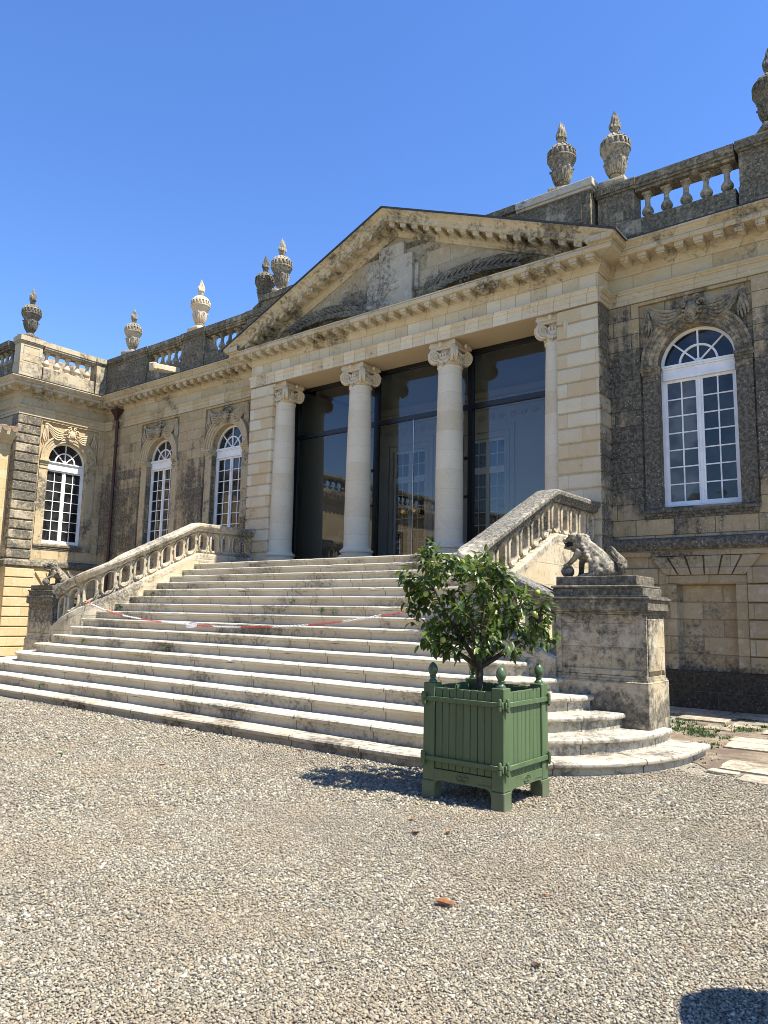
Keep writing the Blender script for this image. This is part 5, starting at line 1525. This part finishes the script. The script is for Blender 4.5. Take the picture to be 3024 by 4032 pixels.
for k in range(5):
    ico = N.new('GeometryNodeMeshIcoSphere'); ico.inputs['Radius'].default_value = 1; ico.inputs['Subdivisions'].default_value = 2
    nz = N.new('ShaderNodeTexNoise'); nz.inputs['Scale'].default_value = .9; nz.noise_dimensions = '4D'; nz.inputs['W'].default_value = 3.7*k
    sub = N.new('ShaderNodeVectorMath'); sub.operation = 'SUBTRACT'; L.new(nz.outputs['Color'], sub.inputs[0]); sub.inputs[1].default_value = (.5, .5, .5)
    mul = N.new('ShaderNodeVectorMath'); mul.operation = 'SCALE'; L.new(sub.outputs[0], mul.inputs[0]); mul.inputs['Scale'].default_value = 1.5
    sp = N.new('GeometryNodeSetPosition'); L.new(ico.outputs[0], sp.inputs[0]); L.new(mul.outputs[0], sp.inputs['Offset'])
    ss = N.new('GeometryNodeSetShadeSmooth'); L.new(sp.outputs[0], ss.inputs[0])
    sm = N.new('GeometryNodeSetMaterial'); L.new(ss.outputs[0], sm.inputs[0]); sm.inputs['Material'].default_value = M['pebble']
    gi2 = N.new('GeometryNodeGeometryToInstance'); L.new(sm.outputs[0], gi2.inputs[0]); L.new(gi2.outputs[0], join.inputs[0])
iop = N.new('GeometryNodeInstanceOnPoints'); L.new(gi.outputs[0], iop.inputs['Points']); L.new(join.outputs[0], iop.inputs['Instance'])
iop.inputs['Pick Instance'].default_value = True
def attr(nm, typ):
    a = N.new('GeometryNodeInputNamedAttribute'); a.data_type = typ; a.inputs['Name'].default_value = nm; return [o for o in a.outputs if o.enabled][0]
L.new(attr('pick', 'INT'), iop.inputs['Instance Index']); L.new(attr('scl', 'FLOAT_VECTOR'), iop.inputs['Scale'])
er = N.new('FunctionNodeEulerToRotation'); L.new(attr('rot', 'FLOAT_VECTOR'), er.inputs[0]); L.new(er.outputs[0], iop.inputs['Rotation'])
L.new(iop.outputs[0], gout.inputs[0])
md = go.modifiers.new('pebbles', 'NODES'); md.node_group = ng

# ------------------------------------------------------------------ worn flagstones at the foot of the right wall
def dirt_mat():
    s = NT('trodden_dirt'); pos = s.n('ShaderNodeNewGeometry').outputs['Position']
    a = s.noise(pos, 2.2, 6, .7); b = s.noise(pos, 30, 6, .7)
    c = s.mix(s.smooth(a, .38, .62), (.11, .08, .055), (.23, .185, .13)); c = s.mix(s.math('MULTIPLY', s.smooth(b, .45, .65), .6), c, (.10, .075, .05))
    s.bsdf(c, 1, b, .6, .02); return s.m
M['dirt'] = dirt_mat()
M['flag'] = stone('flagstone', (.50, .455, .36), (.44, .39, .29), bl=None, lich=.55, lmid=(.24, .21, .16), lcol=(.13, .11, .08), stain=.3, bump=.5)
bm = NB()
rows = []
for i in range(21):
    x = 7.2+i*.35; yf = -5.25-.10*math.sin(i*1.7)-.16*math.sin(i*.6)
    if x < 8.3: yf = max(yf, -4.9)
    rows.append([bm.verts.new((x, yf+(.6-yf)*j/12, .004+.006*(j > 0)*random.random())) for j in range(13)])
for a, b in zip(rows, rows[1:]):
    for j in range(12): bm.faces.new((a[j], b[j], b[j+1], a[j+1]))
tag(mk('dirt_path', bm, M['dirt']), 'bare earth strip between gravel and palace wall', 'path', kind='structure')
bm = NB(); rd = random.Random(9)
def slab(x0, x1, y0, y1, z=.030):
    m = 9; lp = []
    for i in range(4*m):
        e, t = divmod(i, m); t /= m
        p = [(x0+(x1-x0)*t, y0), (x1, y0+(y1-y0)*t), (x1-(x1-x0)*t, y1), (x0, y1-(y1-y0)*t)][e]
        q = Vector((p[0], p[1], 0)); q += mnoise.noise_vector(q*4.1+Vector((0, 0, 3)))*.045; lp.append(q)
    c = sum(lp, Vector())/len(lp)
    lo = [bm.verts.new((p.x, p.y, -.02)) for p in lp]; hi = [bm.verts.new((p.x, p.y, z-.006)) for p in lp]; tp = [bm.verts.new((c.x+(p.x-c.x)*.97, c.y+(p.y-c.y)*.96, z+mnoise.noise(p*3)*.006)) for p in lp]
    for a, b in ((lo, hi), (hi, tp)):
        for i in range(len(lp)):
            j = (i+1) % len(lp); bm.faces.new((a[i], a[j], b[j], b[i]))
    bm.faces.new(tp)
for x0, x1, y0, y1 in ((6.3, 7.4, -.42, .4), (7.43, 8.6, -.38, .41), (8.63, 9.9, -.40, .41), (6.9, 7.65, -1.22, -.55), (7.75, 8.2, -1.45, -.62), (8.0, 8.9, -1.12, -.48), (8.95, 10.2, -1.15, -.5),
                       (7.52, 7.95, -2.02, -1.5), (8.35, 9.2, -2.0, -1.35), (9.25, 10.4, -1.95, -1.3), (8.12, 8.62, -2.95, -2.55), (8.66, 9.6, -3.02, -2.5), (8.2, 9.3, -3.62, -3.1), (9.35, 10.6, -3.6, -3.05),
                       (8.55, 9.05, -5.15, -4.55), (9.09, 10.0, -5.05, -4.4), (8.50, 8.78, -5.38, -5.2), (8.84, 9.35, -5.62, -5.22), (9.4, 10.4, -5.6, -5.12), (8.95, 9.6, -4.3, -3.75), (9.7, 10.9, -4.3, -3.7), (10.05, 11.2, -5.0, -4.4)):
    slab(x0, x1, y0, y1, rd.uniform(.020, .038))
tag(mk('stone_paving', bm, M['flag']), 'sunlit broken flagstones along the right wall', 'paving', kind='structure')
# weeds and moss between the flags: nobody could count the blades
bm = NB(); rd = random.Random(21)
def tuft(x, y, h, n):
    for _ in range(n):
        a = rd.uniform(0, 6.28); r = rd.uniform(0, .035); hh = h*rd.uniform(.4, 1); p = Vector((x+r*math.cos(a), y+r*math.sin(a), .0)); d = Vector((math.cos(a+rd.uniform(-.6, .6)), math.sin(a), 0))*rd.uniform(.1, .9)*hh
        w = Vector((-d.y, d.x, 0)).normalized()*rd.uniform(.003, .007) if d.length > 0 else Vector((.004, 0, 0))
        v = [bm.verts.new(p-w), bm.verts.new(p+w), bm.verts.new(p+d*.5+w*1.1+Vector((0, 0, hh*.65))), bm.verts.new(p+d+Vector((0, 0, hh))), bm.verts.new(p+d*.5-w*1.1+Vector((0, 0, hh*.65)))]
        bm.faces.new(v)
for cx, cy, sx, sy, num, h in ((7.35, -2.35, .5, .28, 120, .06), (7.0, -1.6, .35, .3, 60, .05), (8.02, -1.75, .22, .18, 50, .06), (7.75, -2.75, .3, .2, 60, .05), (8.25, -1.2, .2, .06, 20, .05), (8.6, -1.22, .5, .05, 30, .05), (8.0, -3.6, .2, .3, 30, .05), (9.2, -2.3, .6, .1, 40, .05), (8.2, -4.6, .15, .3, 14, .04), (7.9, -.5, .8, .05, 40, .05)):
    for _ in range(num): tuft(cx+rd.gauss(0, sx*.6), cy+rd.gauss(0, sy*.6), h*rd.uniform(.5, 1.3), rd.randint(4, 9))
tag(mk('grass', bm, M['weed']), 'low weeds and grass growing between the flagstones', 'grass', kind='stuff')

# ------------------------------------------------------------------ light, sky, camera
SUN = Vector((.545, .080, 1.0)).normalized()
el = math.asin(SUN.z); az = math.atan2(SUN.x, SUN.y)
w = bpy.data.worlds.new('World'); scene.world = w; w.use_nodes = True
nt = w.node_tree; bg = nt.nodes['Background']
sky = nt.nodes.new('ShaderNodeTexSky'); sky.sky_type = 'NISHITA'; sky.sun_disc = False
sky.sun_elevation = el; sky.sun_rotation = az
sky.altitude = 0; sky.air_density = 1.0; sky.dust_density = .1; sky.ozone_density = 2.5
hs = nt.nodes.new('ShaderNodeHueSaturation'); hs.inputs['Saturation'].default_value = 1.23; hs.inputs['Value'].default_value = .89; hs.inputs['Hue'].default_value = .511
nt.links.new(sky.outputs[0], hs.inputs['Color']); nt.links.new(hs.outputs[0], bg.inputs[0]); bg.inputs[1].default_value = .115
sd = bpy.data.lights.new('sun', 'SUN'); sd.energy = 4.4; sd.angle = R(.53); sd.color = (1.0, .94, .84)
so = bpy.data.objects.new('sun', sd); COL.objects.link(so); so.rotation_euler = (-SUN).to_track_quat('-Z', 'Y').to_euler()
cd = bpy.data.cameras.new('camera'); co_ = bpy.data.objects.new('camera', cd); COL.objects.link(co_); scene.camera = co_
yw, pt, rl = R(38.346), R(7.845), R(1.175)
fwd = Vector((-math.sin(yw)*math.cos(pt), math.cos(yw)*math.cos(pt), math.sin(pt))); rgt = Vector((math.cos(yw), math.sin(yw), 0)); upv = rgt.cross(fwd)
r2 = rgt*math.cos(rl)+upv*math.sin(rl); u2 = -rgt*math.sin(rl)+upv*math.cos(rl)
co_.matrix_world = Matrix(((r2.x, u2.x, -fwd.x, CAM[0]), (r2.y, u2.y, -fwd.y, CAM[1]), (r2.z, u2.z, -fwd.z, CAM[2]), (0, 0, 0, 1)))
cd.sensor_fit = 'VERTICAL'; cd.sensor_height = 24; cd.sensor_width = 18; cd.lens = 2929.22/4032*24; cd.clip_start = .05; cd.clip_end = 500
vs_ = scene.view_settings; vs_.view_transform = 'Standard'; vs_.look = 'None'; vs_.exposure = 1.42; vs_.gamma = 1.0
scene.display_settings.display_device = 'sRGB'
scene.cycles.max_bounces = 8; scene.cycles.transparent_max_bounces = 12; scene.cycles.diffuse_bounces = 4
scene.cycles.use_denoising = True; scene.cycles.filter_width = .9
